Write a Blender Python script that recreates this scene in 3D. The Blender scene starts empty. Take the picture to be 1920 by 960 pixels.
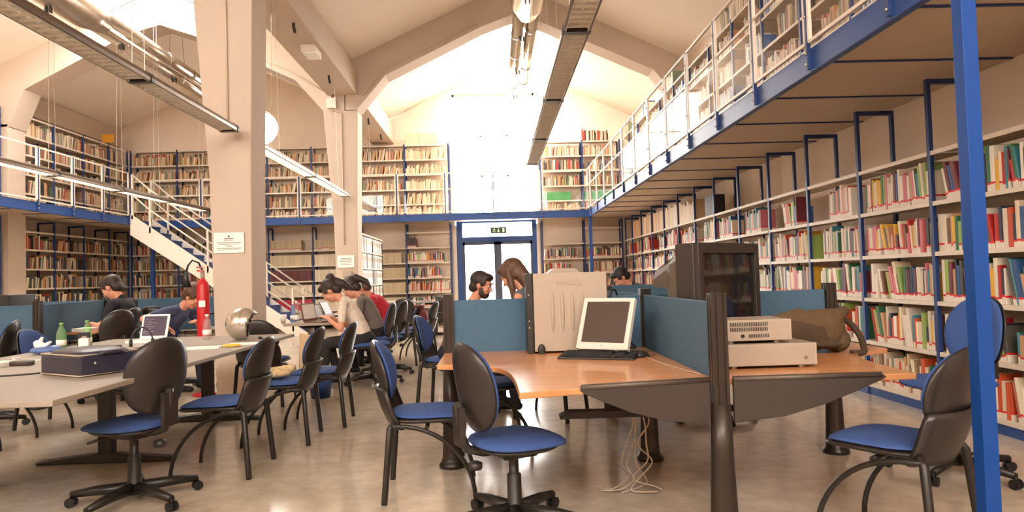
import bpy, bmesh, math, random
from mathutils import Vector, Matrix, Euler
import numpy as np
D = bpy.data
SC = bpy.context.scene
COL = SC.collection
rnd = random.Random(7)

SKY, EXPO = 7.0, 1.55
# ------------------------------------------------------------------ camera, sky, exposure
cam = D.objects.new('camera', D.cameras.new('camera'))
COL.objects.link(cam)
cam.data.sensor_width = 36.0
cam.data.lens = 24.0
cam.data.clip_start = 0.05
def cam_axes(f=1280.0, vp=(926, 522), roll=1.7):
    y = np.array([vp[0] - 960, 480 - vp[1], f]); y /= np.linalg.norm(y)
    h = np.array([math.cos(math.radians(roll)), math.sin(math.radians(roll)), 0])
    x = h - y * np.dot(h, y); x /= np.linalg.norm(x)
    z = np.cross(x, y)
    if z[1] < 0: z = -z
    return np.array([x, y, z])
R_ = cam_axes()
cam.matrix_world = Matrix(((R_[0][0], R_[0][1], -R_[0][2], 0), (R_[1][0], R_[1][1], -R_[1][2], 0),
                           (R_[2][0], R_[2][1], -R_[2][2], 1.2), (0, 0, 0, 1)))
SC.camera = cam

world = D.worlds.new('sky'); SC.world = world
world.use_nodes = True
bg = world.node_tree.nodes['Background']
bg.inputs['Color'].default_value = (1.0, 0.95, 0.89, 1)
bg.inputs['Strength'].default_value = SKY
SC.view_settings.view_transform = 'Standard'
SC.view_settings.look = 'None'
SC.view_settings.gamma = 1.0
SC.view_settings.use_curve_mapping = False
SC.view_settings.exposure = EXPO
SC.cycles.max_bounces = 9
SC.cycles.diffuse_bounces = 6
SC.cycles.glossy_bounces = 4
SC.cycles.transparent_max_bounces = 24
SC.cycles.sample_clamp_indirect = 8.0
SC.cycles.caustics_reflective = False
SC.cycles.caustics_refractive = False

def portal(name, loc, rot, sx, sy):
    """daylight openings: guides sky sampling through a modelled opening"""
    l = D.lights.new(name, 'AREA'); l.shape = 'RECTANGLE'; l.size = sx; l.size_y = sy
    l.cycles.is_portal = True
    o = D.objects.new(name, l); COL.objects.link(o); o.location = loc; o.rotation_euler = rot
    return o

# ------------------------------------------------------------------ materials
def lin(c):
    return tuple((v / 12.92 if v <= 0.04045 else ((v + 0.055) / 1.055) ** 2.4) for v in [x / 255 for x in c])
MATS = {}
def mat(name, rgb, rough=0.6, metal=0.0, noise=0.0, nscale=8.0, bump=0.0, bscale=60.0, spec=0.5, coat=0.0, alpha=None, stretch=None):
    if name in MATS: return MATS[name]
    m = D.materials.new(name); m.use_nodes = True
    nt = m.node_tree; b = nt.nodes['Principled BSDF']
    c = lin(rgb) + (1,)
    b.inputs['Base Color'].default_value = c
    b.inputs['Roughness'].default_value = rough
    b.inputs['Metallic'].default_value = metal
    b.inputs['Specular IOR Level'].default_value = spec
    b.inputs['Coat Weight'].default_value = coat
    m.diffuse_color = c
    if noise or bump:
        tc = nt.nodes.new('ShaderNodeTexCoord')
        mp = nt.nodes.new('ShaderNodeMapping')
        nt.links.new(tc.outputs['Object'], mp.inputs['Vector'])
        if stretch: mp.inputs['Scale'].default_value = stretch
    if noise:
        n = nt.nodes.new('ShaderNodeTexNoise'); n.inputs['Scale'].default_value = nscale; n.inputs['Detail'].default_value = 5
        nt.links.new(mp.outputs[0], n.inputs['Vector'])
        mr = nt.nodes.new('ShaderNodeMapRange')
        mr.inputs['From Min'].default_value = 0.25; mr.inputs['From Max'].default_value = 0.75
        mr.inputs['To Min'].default_value = 1 - noise; mr.inputs['To Max'].default_value = 1 + noise
        nt.links.new(n.outputs['Fac'], mr.inputs['Value'])
        mx = nt.nodes.new('ShaderNodeMix'); mx.data_type = 'RGBA'; mx.blend_type = 'MULTIPLY'
        mx.inputs['Factor'].default_value = 1.0
        mx.inputs['A'].default_value = c
        nt.links.new(mr.outputs[0], mx.inputs['B'])
        nt.links.new(mx.outputs['Result'], b.inputs['Base Color'])
    if bump:
        n2 = nt.nodes.new('ShaderNodeTexNoise'); n2.inputs['Scale'].default_value = bscale; n2.inputs['Detail'].default_value = 3
        nt.links.new(mp.outputs[0], n2.inputs['Vector'])
        bp = nt.nodes.new('ShaderNodeBump'); bp.inputs['Strength'].default_value = bump; bp.inputs['Distance'].default_value = 0.004
        nt.links.new(n2.outputs['Fac'], bp.inputs['Height'])
        nt.links.new(bp.outputs[0], b.inputs['Normal'])
    MATS[name] = m
    return m

def glass_mat(name, tint=(1, 1, 1), ior=1.5, body=0.0, rough=0.0):
    if name in MATS: return MATS[name]
    m = D.materials.new(name); m.use_nodes = True; nt = m.node_tree
    nt.nodes.remove(nt.nodes['Principled BSDF'])
    out = nt.nodes['Material Output']
    tr = nt.nodes.new('ShaderNodeBsdfTransparent'); tr.inputs[0].default_value = tint + (1,)
    gl = nt.nodes.new('ShaderNodeBsdfGlossy'); gl.inputs['Roughness'].default_value = rough
    fr = nt.nodes.new('ShaderNodeFresnel'); fr.inputs['IOR'].default_value = ior
    mx = nt.nodes.new('ShaderNodeMixShader')
    ge = nt.nodes.new('ShaderNodeNewGeometry')
    iv = nt.nodes.new('ShaderNodeMath'); iv.operation = 'SUBTRACT'; iv.inputs[0].default_value = 1.0
    nt.links.new(ge.outputs['Backfacing'], iv.inputs[1])
    mu = nt.nodes.new('ShaderNodeMath'); mu.operation = 'MULTIPLY'
    nt.links.new(fr.outputs[0], mu.inputs[0]); nt.links.new(iv.outputs[0], mu.inputs[1])
    nt.links.new(mu.outputs[0], mx.inputs[0]); nt.links.new(tr.outputs[0], mx.inputs[1]); nt.links.new(gl.outputs[0], mx.inputs[2])
    last = mx
    if body:
        df = nt.nodes.new('ShaderNodeBsdfDiffuse'); df.inputs[0].default_value = tint + (1,)
        m2 = nt.nodes.new('ShaderNodeMixShader'); m2.inputs[0].default_value = body
        nt.links.new(mx.outputs[0], m2.inputs[1]); nt.links.new(df.outputs[0], m2.inputs[2]); last = m2
    nt.links.new(last.outputs[0], out.inputs['Surface'])
    MATS[name] = m
    return m

def floor_mat():
    m = mat('polished_concrete', (176, 158, 138), rough=0.3, spec=0.5)
    nt = m.node_tree; b = nt.nodes['Principled BSDF']
    tc = nt.nodes.new('ShaderNodeTexCoord')
    n1 = nt.nodes.new('ShaderNodeTexNoise'); n1.inputs['Scale'].default_value = 0.9; n1.inputs['Detail'].default_value = 8; n1.inputs['Roughness'].default_value = 0.6
    n2 = nt.nodes.new('ShaderNodeTexNoise'); n2.inputs['Scale'].default_value = 9; n2.inputs['Detail'].default_value = 6
    for n in (n1, n2): nt.links.new(tc.outputs['Object'], n.inputs['Vector'])
    r = nt.nodes.new('ShaderNodeValToRGB')
    r.color_ramp.elements[0].position = 0.3; r.color_ramp.elements[0].color = lin((176, 162, 144)) + (1,)
    r.color_ramp.elements[1].position = 0.72; r.color_ramp.elements[1].color = lin((202, 187, 167)) + (1,)
    nt.links.new(n1.outputs['Fac'], r.inputs[0])
    mx = nt.nodes.new('ShaderNodeMix'); mx.data_type = 'RGBA'; mx.blend_type = 'OVERLAY'; mx.inputs['Factor'].default_value = 0.3
    nt.links.new(r.outputs[0], mx.inputs['A']); nt.links.new(n2.outputs['Fac'], mx.inputs['B'])
    nt.links.new(mx.outputs['Result'], b.inputs['Base Color'])
    mr = nt.nodes.new('ShaderNodeMapRange'); mr.inputs['To Min'].default_value = 0.08; mr.inputs['To Max'].default_value = 0.25
    nt.links.new(n1.outputs['Fac'], mr.inputs['Value']); nt.links.new(mr.outputs[0], b.inputs['Roughness'])
    return m

def wood_mat(name, c1, c2, rough=0.32):
    m = mat(name, c1, rough=rough, coat=0.25)
    nt = m.node_tree; b = nt.nodes['Principled BSDF']
    tc = nt.nodes.new('ShaderNodeTexCoord'); mp = nt.nodes.new('ShaderNodeMapping')
    mp.inputs['Scale'].default_value = (1.2, 14, 14)
    n1 = nt.nodes.new('ShaderNodeTexNoise'); n1.inputs['Scale'].default_value = 2.2; n1.inputs['Detail'].default_value = 7
    n1.inputs['Distortion'].default_value = 0.6
    nt.links.new(tc.outputs['Object'], mp.inputs[0]); nt.links.new(mp.outputs[0], n1.inputs['Vector'])
    r = nt.nodes.new('ShaderNodeValToRGB')
    r.color_ramp.elements[0].position = 0.3; r.color_ramp.elements[0].color = lin(c2) + (1,)
    r.color_ramp.elements[1].position = 0.65; r.color_ramp.elements[1].color = lin(c1) + (1,)
    nt.links.new(n1.outputs['Fac'], r.inputs[0]); nt.links.new(r.outputs[0], b.inputs['Base Color'])
    return m

def book_mat():
    """cover colour from an attribute; printed white call-number label with a red line near the foot of the spine"""
    m = D.materials.new('book_cover'); m.use_nodes = True; nt = m.node_tree; b = nt.nodes['Principled BSDF']
    b.inputs['Roughness'].default_value = 0.5
    at = nt.nodes.new('ShaderNodeAttribute'); at.attribute_name = 'bookcol'
    az = nt.nodes.new('ShaderNodeAttribute'); az.attribute_name = 'bookz'
    def cmp(op, a, bval):
        n = nt.nodes.new('ShaderNodeMath'); n.operation = op
        nt.links.new(a, n.inputs[0]); n.inputs[1].default_value = bval
        return n.outputs[0]
    # bookz: 0 at the foot, scaled by 1 on labelled books, +10 on plain ones
    lab = cmp('LESS_THAN', az.outputs['Fac'], 0.043)
    red = cmp('LESS_THAN', az.outputs['Fac'], 0.058)
    m1 = nt.nodes.new('ShaderNodeMix'); m1.data_type = 'RGBA'
    m1.inputs['B'].default_value = lin((214, 38, 34)) + (1,)
    nt.links.new(red, m1.inputs['Factor']); nt.links.new(at.outputs['Color'], m1.inputs['A'])
    m2 = nt.nodes.new('ShaderNodeMix'); m2.data_type = 'RGBA'
    m2.inputs['B'].default_value = lin((228, 216, 200)) + (1,)
    nt.links.new(lab, m2.inputs['Factor']); nt.links.new(m1.outputs['Result'], m2.inputs['A'])
    nt.links.new(m2.outputs['Result'], b.inputs['Base Color'])
    MATS['book_cover'] = m
    return m

WALL = mat('cream_plaster', (238, 222, 205), rough=0.85, noise=0.05, nscale=1.2, bump=0.15, bscale=40)
CEIL = mat('cream_ceiling', (244, 232, 218), rough=0.9, noise=0.05, nscale=0.8)
CONC = mat('painted_concrete', (199, 180, 162), rough=0.8, noise=0.04, nscale=2.0, bump=0.2, bscale=30)
FLOOR = floor_mat()
BLUE = mat('blue_enamel', (38, 74, 138), rough=0.4, spec=0.4)
BLUED = mat('blue_upright_enamel', (30, 56, 110), rough=0.42)
WHITE = mat('cream_enamel', (232, 220, 204), rough=0.4)
SHELFM = mat('shelf_enamel', (226, 212, 194), rough=0.45)
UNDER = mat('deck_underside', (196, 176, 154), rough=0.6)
GLASS = glass_mat('railing_glass')
WGLASS = glass_mat('window_glass', ior=1.3)
DARK = mat('dark_plastic', (38, 33, 30), rough=0.42, noise=0.06, nscale=30)
DARKM = mat('dark_metal', (44, 39, 35), rough=0.38, metal=0.3)
GREYM = mat('warm_grey_metal', (88, 78, 70), rough=0.4, metal=0.4)
FABB = mat('blue_fabric', (56, 84, 142), rough=0.9, noise=0.12, nscale=120, bump=0.3, bscale=300)
PANELB = mat('blue_grey_panel_fabric', (70, 100, 122), rough=0.92, noise=0.08, nscale=60, bump=0.3, bscale=250)
WOOD = wood_mat('cherry_laminate', (205, 146, 98), (188, 126, 78))
GTOP = mat('grey_laminate', (160, 149, 136), rough=0.4, noise=0.03, nscale=60)
STEEL = mat('brushed_steel', (198, 186, 170), rough=0.25, metal=0.9)
LAMPM = mat('lamp_housing_metal', (104, 88, 74), rough=0.3, metal=0.7)
LOUV = mat('louvre_aluminium', (228, 222, 212), rough=0.35, metal=0.2)
BEIGE = mat('beige_plastic', (170, 154, 137), rough=0.45)
PAPER = mat('paper_white', (244, 240, 232), rough=0.8)
INK = mat('print_grey', (120, 108, 100), rough=0.8)
BLACK = mat('black_rubber', (20, 18, 17), rough=0.55)
BOOKM = book_mat()
TUBE_OFF = mat('unlit_tube', (236, 230, 220), rough=.3)
TUBE = mat('fluorescent_tube', (255, 244, 226), rough=.4)
TUBE.node_tree.nodes['Principled BSDF'].inputs['Emission Color'].default_value = (1.0, 0.86, 0.68, 1)
TUBE.node_tree.nodes['Principled BSDF'].inputs['Emission Strength'].default_value = 6.0

# ------------------------------------------------------------------ mesh helpers
class B:
    def __init__(s): s.v = []; s.f = []; s.sm = []
    def add(s, vs, fs, smooth=False):
        o = len(s.v); s.v += [tuple(v) for v in vs]
        s.f += [tuple(i + o for i in f) for f in fs]; s.sm += [smooth] * len(fs)
        return s
    def box(s, x0, x1, y0, y1, z0, z1):
        vs = [(x, y, z) for z in (z0, z1) for y in (y0, y1) for x in (x0, x1)]
        return s.add(vs, [(0, 2, 3, 1), (4, 5, 7, 6), (0, 1, 5, 4), (2, 6, 7, 3), (0, 4, 6, 2), (1, 3, 7, 5)])
    def obox(s, M, sx, sy, sz):
        vs = [M @ Vector((x * sx / 2, y * sy / 2, z * sz / 2)) for z in (-1, 1) for y in (-1, 1) for x in (-1, 1)]
        return s.add(vs, [(0, 2, 3, 1), (4, 5, 7, 6), (0, 1, 5, 4), (2, 6, 7, 3), (0, 4, 6, 2), (1, 3, 7, 5)])
    def bar(s, p0, p1, w, h, up=(0, 0, 1)):
        p0 = Vector(p0); p1 = Vector(p1); d = (p1 - p0); L = d.length; d.normalize()
        u = Vector(up); sd = d.cross(u)
        if sd.length < 1e-4: sd = d.cross(Vector((1, 0, 0)))
        sd.normalize(); u = sd.cross(d)
        M = Matrix((d, sd, u)).transposed().to_4x4(); M.translation = (p0 + p1) / 2
        return s.obox(M, L, w, h)
    def tube(s, pts, r, n=8, cap=True, smooth=True):
        pts = [Vector(p) for p in pts]; m = len(pts)
        rr = r if isinstance(r, (list, tuple)) else [r] * m
        rings = []; prev = None
        for i, p in enumerate(pts):
            t = (pts[min(i + 1, m - 1)] - pts[max(i - 1, 0)]).normalized()
            if prev is None:
                a = t.cross(Vector((0, 0, 1)))
                if a.length < 1e-3: a = t.cross(Vector((1, 0, 0)))
            else:
                a = prev - t * prev.dot(t)
            a.normalize(); prev = a; b = t.cross(a)
            rings.append([p + (a * math.cos(k * 2 * math.pi / n) + b * math.sin(k * 2 * math.pi / n)) * rr[i] for k in range(n)])
        vs = [q for rg in rings for q in rg]; fs = []
        for i in range(m - 1):
            for k in range(n):
                k2 = (k + 1) % n
                fs.append((i * n + k, i * n + k2, (i + 1) * n + k2, (i + 1) * n + k))
        s.add(vs, fs, smooth)
        if cap:
            s.add(rings[0], [tuple(range(n))[::-1]]); s.add(rings[-1], [tuple(range(n))])
        return s
    def lathe(s, prof, c=(0, 0, 0), n=20, axis='Z', smooth=True):
        vs = []
        for (r, z) in prof:
            for k in range(n):
                a = k * 2 * math.pi / n
                p = (r * math.cos(a), r * math.sin(a), z)
                if axis == 'X': p = (p[2], p[0], p[1])
                if axis == 'Y': p = (p[1], p[2], p[0])
                vs.append((p[0] + c[0], p[1] + c[1], p[2] + c[2]))
        fs = []
        for i in range(len(prof) - 1):
            for k in range(n):
                k2 = (k + 1) % n
                fs.append((i * n + k, i * n + k2, (i + 1) * n + k2, (i + 1) * n + k))
        if prof[0] != prof[-1]:
            fs.append(tuple(range(n))[::-1]); fs.append(tuple(range((len(prof) - 1) * n, len(prof) * n)))
        return s.add(vs, fs, smooth)
    def prism(s, poly, z0, z1):
        n = len(poly)
        vs = [(x, y, z0) for x, y in poly] + [(x, y, z1) for x, y in poly]
        fs = [tuple(range(n))[::-1], tuple(range(n, 2 * n))] + [(i, (i + 1) % n, n + (i + 1) % n, n + i) for i in range(n)]
        return s.add(vs, fs)
    def xprism(s, poly, o, a, b, d, t):
        """poly (u,v) in plane o + u a + v b, extruded by t along d"""
        o, a, b, d = Vector(o), Vector(a), Vector(b), Vector(d); n = len(poly)
        p = [o + a * u + b * v for u, v in poly]
        vs = p + [q + d * t for q in p]
        fs = [tuple(range(n))[::-1], tuple(range(n, 2 * n))] + [(i, (i + 1) % n, n + (i + 1) % n, n + i) for i in range(n)]
        return s.add(vs, fs)
    def ell(s, c, r, M=None, n=16, m=10):
        vs = []; c = Vector(c)
        for i in range(m + 1):
            t = math.pi * i / m
            for k in range(n):
                a = 2 * math.pi * k / n
                v = Vector((r[0] * math.sin(t) * math.cos(a), r[1] * math.sin(t) * math.sin(a), r[2] * math.cos(t)))
                if M is not None: v = M @ v
                vs.append(c + v)
        fs = []
        for i in range(m):
            for k in range(n):
                k2 = (k + 1) % n
                fs.append((i * n + k, (i + 1) * n + k, (i + 1) * n + k2, i * n + k2))
        return s.add(vs, fs, True)
    def pad(s, o, U, V, N, w, h, tf, tb, e=2.6, cu=0.0, cv=0.0, nr=7, na=36, tap=0.0, pw=5, vf=None):
        """superellipse cushion: half sizes w,h along U,V; tf in front, tb behind along N; cu/cv curl the edges forward"""
        o, U, V, N = Vector(o), Vector(U).normalized(), Vector(V).normalized(), Vector(N).normalized()
        def pt(r, a, side):
            ca, sa = math.cos(a), math.sin(a)
            k = (abs(ca) ** e + abs(sa) ** e) ** (-1 / e)
            u = r * k * ca; v = r * k * sa
            th = math.sqrt(max(0, 1 - r ** pw))
            off = cu * u * u + cv * v * v + (tf if side else -tb) * th
            if vf: off += vf(u, v)
            return o + U * (u * w * (1 + tap * v)) + V * (v * h) + N * off
        for side in (1, 0):
            vs = []; fs = []
            rs = [0.001] + [math.sin(math.pi / 2 * (i + 1) / nr) for i in range(nr)]
            for r in rs:
                for k in range(na): vs.append(pt(r, 2 * math.pi * k / na, side))
            for i in range(len(rs) - 1):
                for k in range(na):
                    k2 = (k + 1) % na
                    q = (i * na + k, i * na + k2, (i + 1) * na + k2, (i + 1) * na + k)
                    fs.append(q[::-1] if side else q)
            fs.append(tuple(range(na)) if side else tuple(range(na))[::-1])
            s.add(vs, fs, True)
        return s
    def mesh(s, name='m'):
        me = D.meshes.new(name); me.from_pydata(s.v, [], s.f)
        me.polygons.foreach_set('use_smooth', s.sm)
        bm = bmesh.new(); bm.from_mesh(me); bmesh.ops.remove_doubles(bm, verts=bm.verts, dist=1e-5)
        bmesh.ops.recalc_face_normals(bm, faces=bm.faces); bm.to_mesh(me); bm.free()
        me.update()
        return me
    def build(s, name, m, parent=None, bev=0, seg=2, loc=None, fast=False):
        if fast:
            me = D.meshes.new(name); me.from_pydata(s.v, [], s.f); me.polygons.foreach_set('use_smooth', s.sm); me.update()
        else:
            me = s.mesh(name)
        me.materials.append(m)
        return link(name, me, parent, bev, seg, loc)

def link(name, me, parent=None, bev=0, seg=2, loc=None):
    o = D.objects.new(name, me); COL.objects.link(o)
    if parent is not None: o.parent = parent
    if loc is not None: o.location = loc
    if bev:
        md = o.modifiers.new('edge', 'BEVEL'); md.width = bev; md.segments = seg; md.limit_method = 'ANGLE'; md.angle_limit = math.radians(40)
        md.harden_normals = False
    return o
def thing(name, label, cat, loc=(0, 0, 0), rz=0, group=None, kind=None):
    o = D.objects.new(name, None); COL.objects.link(o); o.empty_display_size = 0.1
    o.location = loc; o.rotation_euler = (0, 0, rz)
    return tag(o, label, cat, group, kind)
def tag(o, label=None, cat=None, group=None, kind=None):
    if label: o['label'] = label
    if cat: o['category'] = cat
    if group: o['group'] = group
    if kind: o['kind'] = kind
    return o
def dup(root, loc, rz, label, group=None):
    r = root.copy(); COL.objects.link(r); r.location = loc; r.rotation_euler = (0, 0, rz); r['label'] = label
    if group: r['group'] = group
    for ch in list(root.children):
        c = ch.copy(); COL.objects.link(c); c.parent = r
        for g in list(ch.children):
            d = g.copy(); COL.objects.link(d); d.parent = c
    return r
def ORD(n):
    w = ['first', 'second', 'third', 'fourth', 'fifth', 'sixth', 'seventh', 'eighth', 'ninth', 'tenth', 'eleventh', 'twelfth', 'thirteenth', 'fourteenth',
         'fifteenth', 'sixteenth', 'seventeenth', 'eighteenth', 'nineteenth', 'twentieth']
    if n < 20: return w[n]
    t = {2: 'twenty', 3: 'thirty', 4: 'forty'}[(n + 1) // 10]; u = (n + 1) % 10
    return t + '-' + w[u - 1] if u else {20: 'twentieth', 30: 'thirtieth', 40: 'fortieth'}[n + 1]
# ------------------------------------------------------------------ the shell
XR, XL, YF, YN = 4.0, -10.0, 18.5, -4.0
VAL = -2.85                     # valley between the two naves
RID = (0.5, -6.45); ZR = 7.12; SL = 0.465
FY = (1.8, 7.6, 13.5)           # portal frames (front faces), 0.5 deep
def st(b, name, m, parent=None, bev=0, label=None):
    o = b.build(name, m, parent, bev)
    if parent is None:
        o['kind'] = 'structure'
        if label: o['label'] = label
    return o
st(B().box(XL - .3, XR + .3, YN - .3, YF + .35, -.12, 0), 'floor', FLOOR, label='polished grey concrete floor with soft reflections')
st(B().box(-12, 12, YF + .36, 45, -.16, -.03), 'ground_outside', mat('pale_paving', (210, 204, 196), rough=.9), label='pale paving outside the glazed doors')
st(B().box(XR, XR + .3, YN, YF + .3, 0, 5.7), 'wall_right', WALL, label='cream plaster side wall behind the long bookshelves')
st(B().box(XL - .3, XL, YN, YF + .3, 0, 5.7), 'wall_left', WALL, label='cream plaster side wall behind the stair gallery')
b = B()
ADDED_WIN = ((-9.3, -3.6), (-2.2, 3.2))  # openings added behind the camera to brighten columns and ceiling
b.box(XL - .3, XR + .3, YN - .3, YN, 0, 3.9).box(XL - .3, XR + .3, YN - .3, YN, 6.1, 7.4)
b.box(XL - .3, ADDED_WIN[0][0], YN - .3, YN, 3.9, 6.1).box(ADDED_WIN[0][1], ADDED_WIN[1][0], YN - .3, YN, 3.9, 6.1).box(ADDED_WIN[1][1], XR + .3, YN - .3, YN, 3.9, 6.1)
st(b, 'wall_near', WALL)
for k, (x0, x1) in enumerate(ADDED_WIN):
    w = st(B().box(x0, x0 + .07, YN - .2, YN - .1, 3.9, 6.1).box(x1 - .07, x1, YN - .2, YN - .1, 3.9, 6.1).box(x0, x1, YN - .2, YN - .1, 3.9, 3.97).box(x0, x1, YN - .2, YN - .1, 6.03, 6.1), 'window_%d' % (20 + k), WHITE)  # frame of an added, unseen window that lets in extra daylight
    for j in range(4):
        xa = x0 + .07 + j * (x1 - x0 - .14) / 4; xb = xa + (x1 - x0 - .14) / 4
        st(B().box(xa + .02, xb - .02, YN - .155, YN - .145, 3.97, 6.03), 'pane', WGLASS, w)
        if j: st(B().box(xa - .02, xa + .02, YN - .18, YN - .12, 3.97, 6.03), 'mullion', WHITE, w)
    portal('daylight', ((x0 + x1) / 2, YN - .35, 5.0), (math.pi / 2, 0, 0), x1 - x0, 2.2)
def roofz(x):
    return ZR - SL * abs(x - (RID[0] if x > VAL else RID[1]))
# end wall: doorway + tall glazing in the right nave, round window in the left nave
OX0, OX1, OZ = -1.02, 1.24, 6.25
b = B()
def wp(poly): b.xprism(poly, (0, YF, 0), (1, 0, 0), (0, 0, 1), (0, 1, 0), .3)
wp([(OX1, 0), (XR, 0), (XR, roofz(XR) + .05), (OX1, roofz(OX1) + .05)])
wp([(OX0, OZ), (OX1, OZ), (OX1, roofz(OX1) + .05), (RID[0], ZR + .05), (OX0, roofz(OX0) + .05)])
wp([(VAL, 0), (OX0, 0), (OX0, roofz(OX0) + .05), (VAL, roofz(VAL) + .05)])
CX, CZ, CR = -6.2, 5.45, .48
q0, q1, h0, h1 = CX - .75, CX + .75, CZ - .75, CZ + .75
wp([(XL, 0), (VAL, 0), (VAL, h0), (XL, h0)])
wp([(q1, h0), (VAL, h0), (VAL, roofz(VAL - .001) + .05), (q1, roofz(q1) + .05)])
wp([(XL, h0), (q0, h0), (q0, roofz(q0) + .05), (XL, roofz(XL) + .05)])
wp([(q0, h1), (q1, h1), (q1, roofz(q1) + .05), (RID[1], ZR + .05), (q0, roofz(q0) + .05)])
n = 32
for k in range(n):
    a0, a1 = 2 * math.pi * k / n, 2 * math.pi * (k + 1) / n
    def sq(a):
        m_ = max(abs(math.cos(a)), abs(math.sin(a)))
        return (CX + .75 * math.cos(a) / m_, CZ + .75 * math.sin(a) / m_)
    wp([(CX + CR * math.cos(a0), CZ + CR * math.sin(a0)), sq(a0), sq(a1), (CX + CR * math.cos(a1), CZ + CR * math.sin(a1))])
st(b, 'wall_far', WALL, label='cream gable end wall with tall glazing over the doors')
# round window
w = st(B().lathe([(CR - .03, .0), (CR, .0), (CR, .06), (CR - .03, .06), (CR - .03, 0)], (CX, YF + .1, CZ), 32, 'Y'), 'window_1', WHITE, label='round window high in the far gable of the stair side')
st(B().lathe([(CR - .02, 0), (CR - .02, .01)], (CX, YF + .12, CZ), 32, 'Y', False), 'pane', WGLASS, w)
st(B().box(CX - CR, CX + CR, YF + .1, YF + .14, CZ - .012, CZ + .012), 'glazing_bar', WHITE, w)
# tall glazing over the doors
w = st(B().box(OX0, OX0 + .06, YF + .08, YF + .16, 2.86, OZ).box(OX1 - .06, OX1, YF + .08, YF + .16, 2.86, OZ).box(OX0, OX1, YF + .08, YF + .16, OZ - .06, OZ), 'window_2', WHITE,
       label='tall bright window above the exit doors')
for k in range(3):
    x0 = OX0 + .06 + k * (OX1 - OX0 - .12) / 3; x1 = x0 + (OX1 - OX0 - .12) / 3
    for j in range(3):
        z0 = 2.9 + j * 1.1; z1 = z0 + 1.1
        st(B().box(x0 + .02, x1 - .02, YF + .115, YF + .125, z0 + .02, min(z1 - .02, OZ - .06)), 'pane', WGLASS, w)
    if k: st(B().box(x0 - .02, x0 + .02, YF + .09, YF + .15, 2.86, OZ - .06), 'mullion', WHITE, w)
for j in range(4):
    st(B().box(OX0 + .06, OX1 - .06, YF + .09, YF + .15, 2.88 + j * 1.1, 2.92 + j * 1.1), 'transom', WHITE, w)
# exit doors with transom light
dr = st(B().box(-.98, -.82, YF + .05, YF + .2, 0, 2.84).box(1.08, 1.2, YF + .05, YF + .2, 0, 2.84).box(-.82, 1.08, YF + .05, YF + .2, 2.2, 2.34).box(-.82, 1.08, YF + .05, YF + .2, 2.72, 2.84), 'door_1', BLUE,
        label='blue framed double glass exit doors with a transom light')
st(B().box(-.82, 1.08, YF + .12, YF + .13, 2.34, 2.72), 'transom_pane', WGLASS, dr)
for s_, (x0, x1) in enumerate(((-.82, .13), (.13, 1.08))):
    lf = st(B().box(x0, x0 + (.06 if s_ == 0 else .1), YF + .08, YF + .14, .02, 2.2).box(x1 - (.1 if s_ == 0 else .06), x1, YF + .08, YF + .14, .02, 2.2)
            .box(x0, x1, YF + .08, YF + .14, .02, .2).box(x0, x1, YF + .08, YF + .14, 2.12, 2.2), 'door_leaf', mat('dark_blue_grey_frame', (70, 76, 96), rough=.45), dr)
    st(B().box(x0 + .06, x1 - .06, YF + .105, YF + .115, .2, 2.12), 'pane', WGLASS, lf)
    xb = (x0 + x1) / 2
    st(B().tube([(xb - .35, YF + .02, 1.05), (xb + .35, YF + .02, 1.05)], .018), 'push_bar', DARK, lf)
st(B().box(-1.06, -.98, YF - .02, YF + .2, 0, 2.66).box(1.2, 1.28, YF - .02, YF + .2, 0, 2.66), 'trim_1', WHITE, bev=.004, label='white jambs either side of the exit doors')

# ceiling: two gabled naves with ridge skylights in some bays
YB = (YN, 1.8, 7.6, 13.5, YF + .3)
SKYL = {0: (3,), 1: (2,)}
SKW = 1.0
ce = D.objects.new('ceiling', None); COL.objects.link(ce); tag(ce, 'cream sloping ceiling of two gabled naves', None, None, 'structure')
for nv in (0, 1):
    rx = RID[nv]; SKW = 1.0 + .35 * nv
    for i in range(4):
        y0, y1 = YB[i], YB[i + 1]
        for sgn in (-1, 1):
            ex = (XR if sgn > 0 else VAL) if nv == 0 else (VAL if sgn > 0 else XL)
            sk = i in SKYL[nv]
            ix = rx + sgn * (SKW if sk else 0)
            zi = ZR - SL * abs(ix - rx); ze = ZR - SL * abs(ex - rx)
            st(B().xprism([(ix, zi), (ex, ze), (ex, ze + .14), (ix, zi + .14)], (0, y0, 0), (1, 0, 0), (0, 0, 1), (0, 1, 0), y1 - y0), 'ceiling_slope', CEIL, ce)
        if i in SKYL[nv]:
            sky = st(B().box(rx - .04, rx + .04, y0, y1, ZR + .02, ZR + .12), 'window_%d' % (3 + nv * 4 + i), WHITE, label='ridge skylight strip')
            npan = max(2, round((y1 - y0) / 1.2)); dy = (y1 - y0) / npan
            for k in range(npan):
                for sgn in (-1, 1):
                    za, zb = ZR + .06, ZR - SL * SKW + .06
                    st(B().xprism([(rx + sgn * .04, za), (rx + sgn * SKW, zb), (rx + sgn * SKW, zb + .01), (rx + sgn * .04, za + .01)], (0, y0 + k * dy + .02, 0), (1, 0, 0), (0, 0, 1), (0, 1, 0), dy - .04), 'pane', WGLASS, sky)
                    st(B().xprism([(rx + sgn * .04, za - .03), (rx + sgn * SKW, zb - .03), (rx + sgn * SKW, zb + .03), (rx + sgn * .04, za + .03)], (0, y0 + k * dy - .02, 0), (1, 0, 0), (0, 0, 1), (0, 1, 0), .04), 'glazing_bar', WHITE, sky)
            portal('daylight', (rx, (y0 + y1) / 2, ZR + .25), (0, 0, 0), SKW * 2.1, y1 - y0)
portal('daylight', ((OX0 + OX1) / 2, YF + .32, OZ / 2), (-math.pi / 2, 0, 0), OX1 - OX0, OZ)
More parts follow.
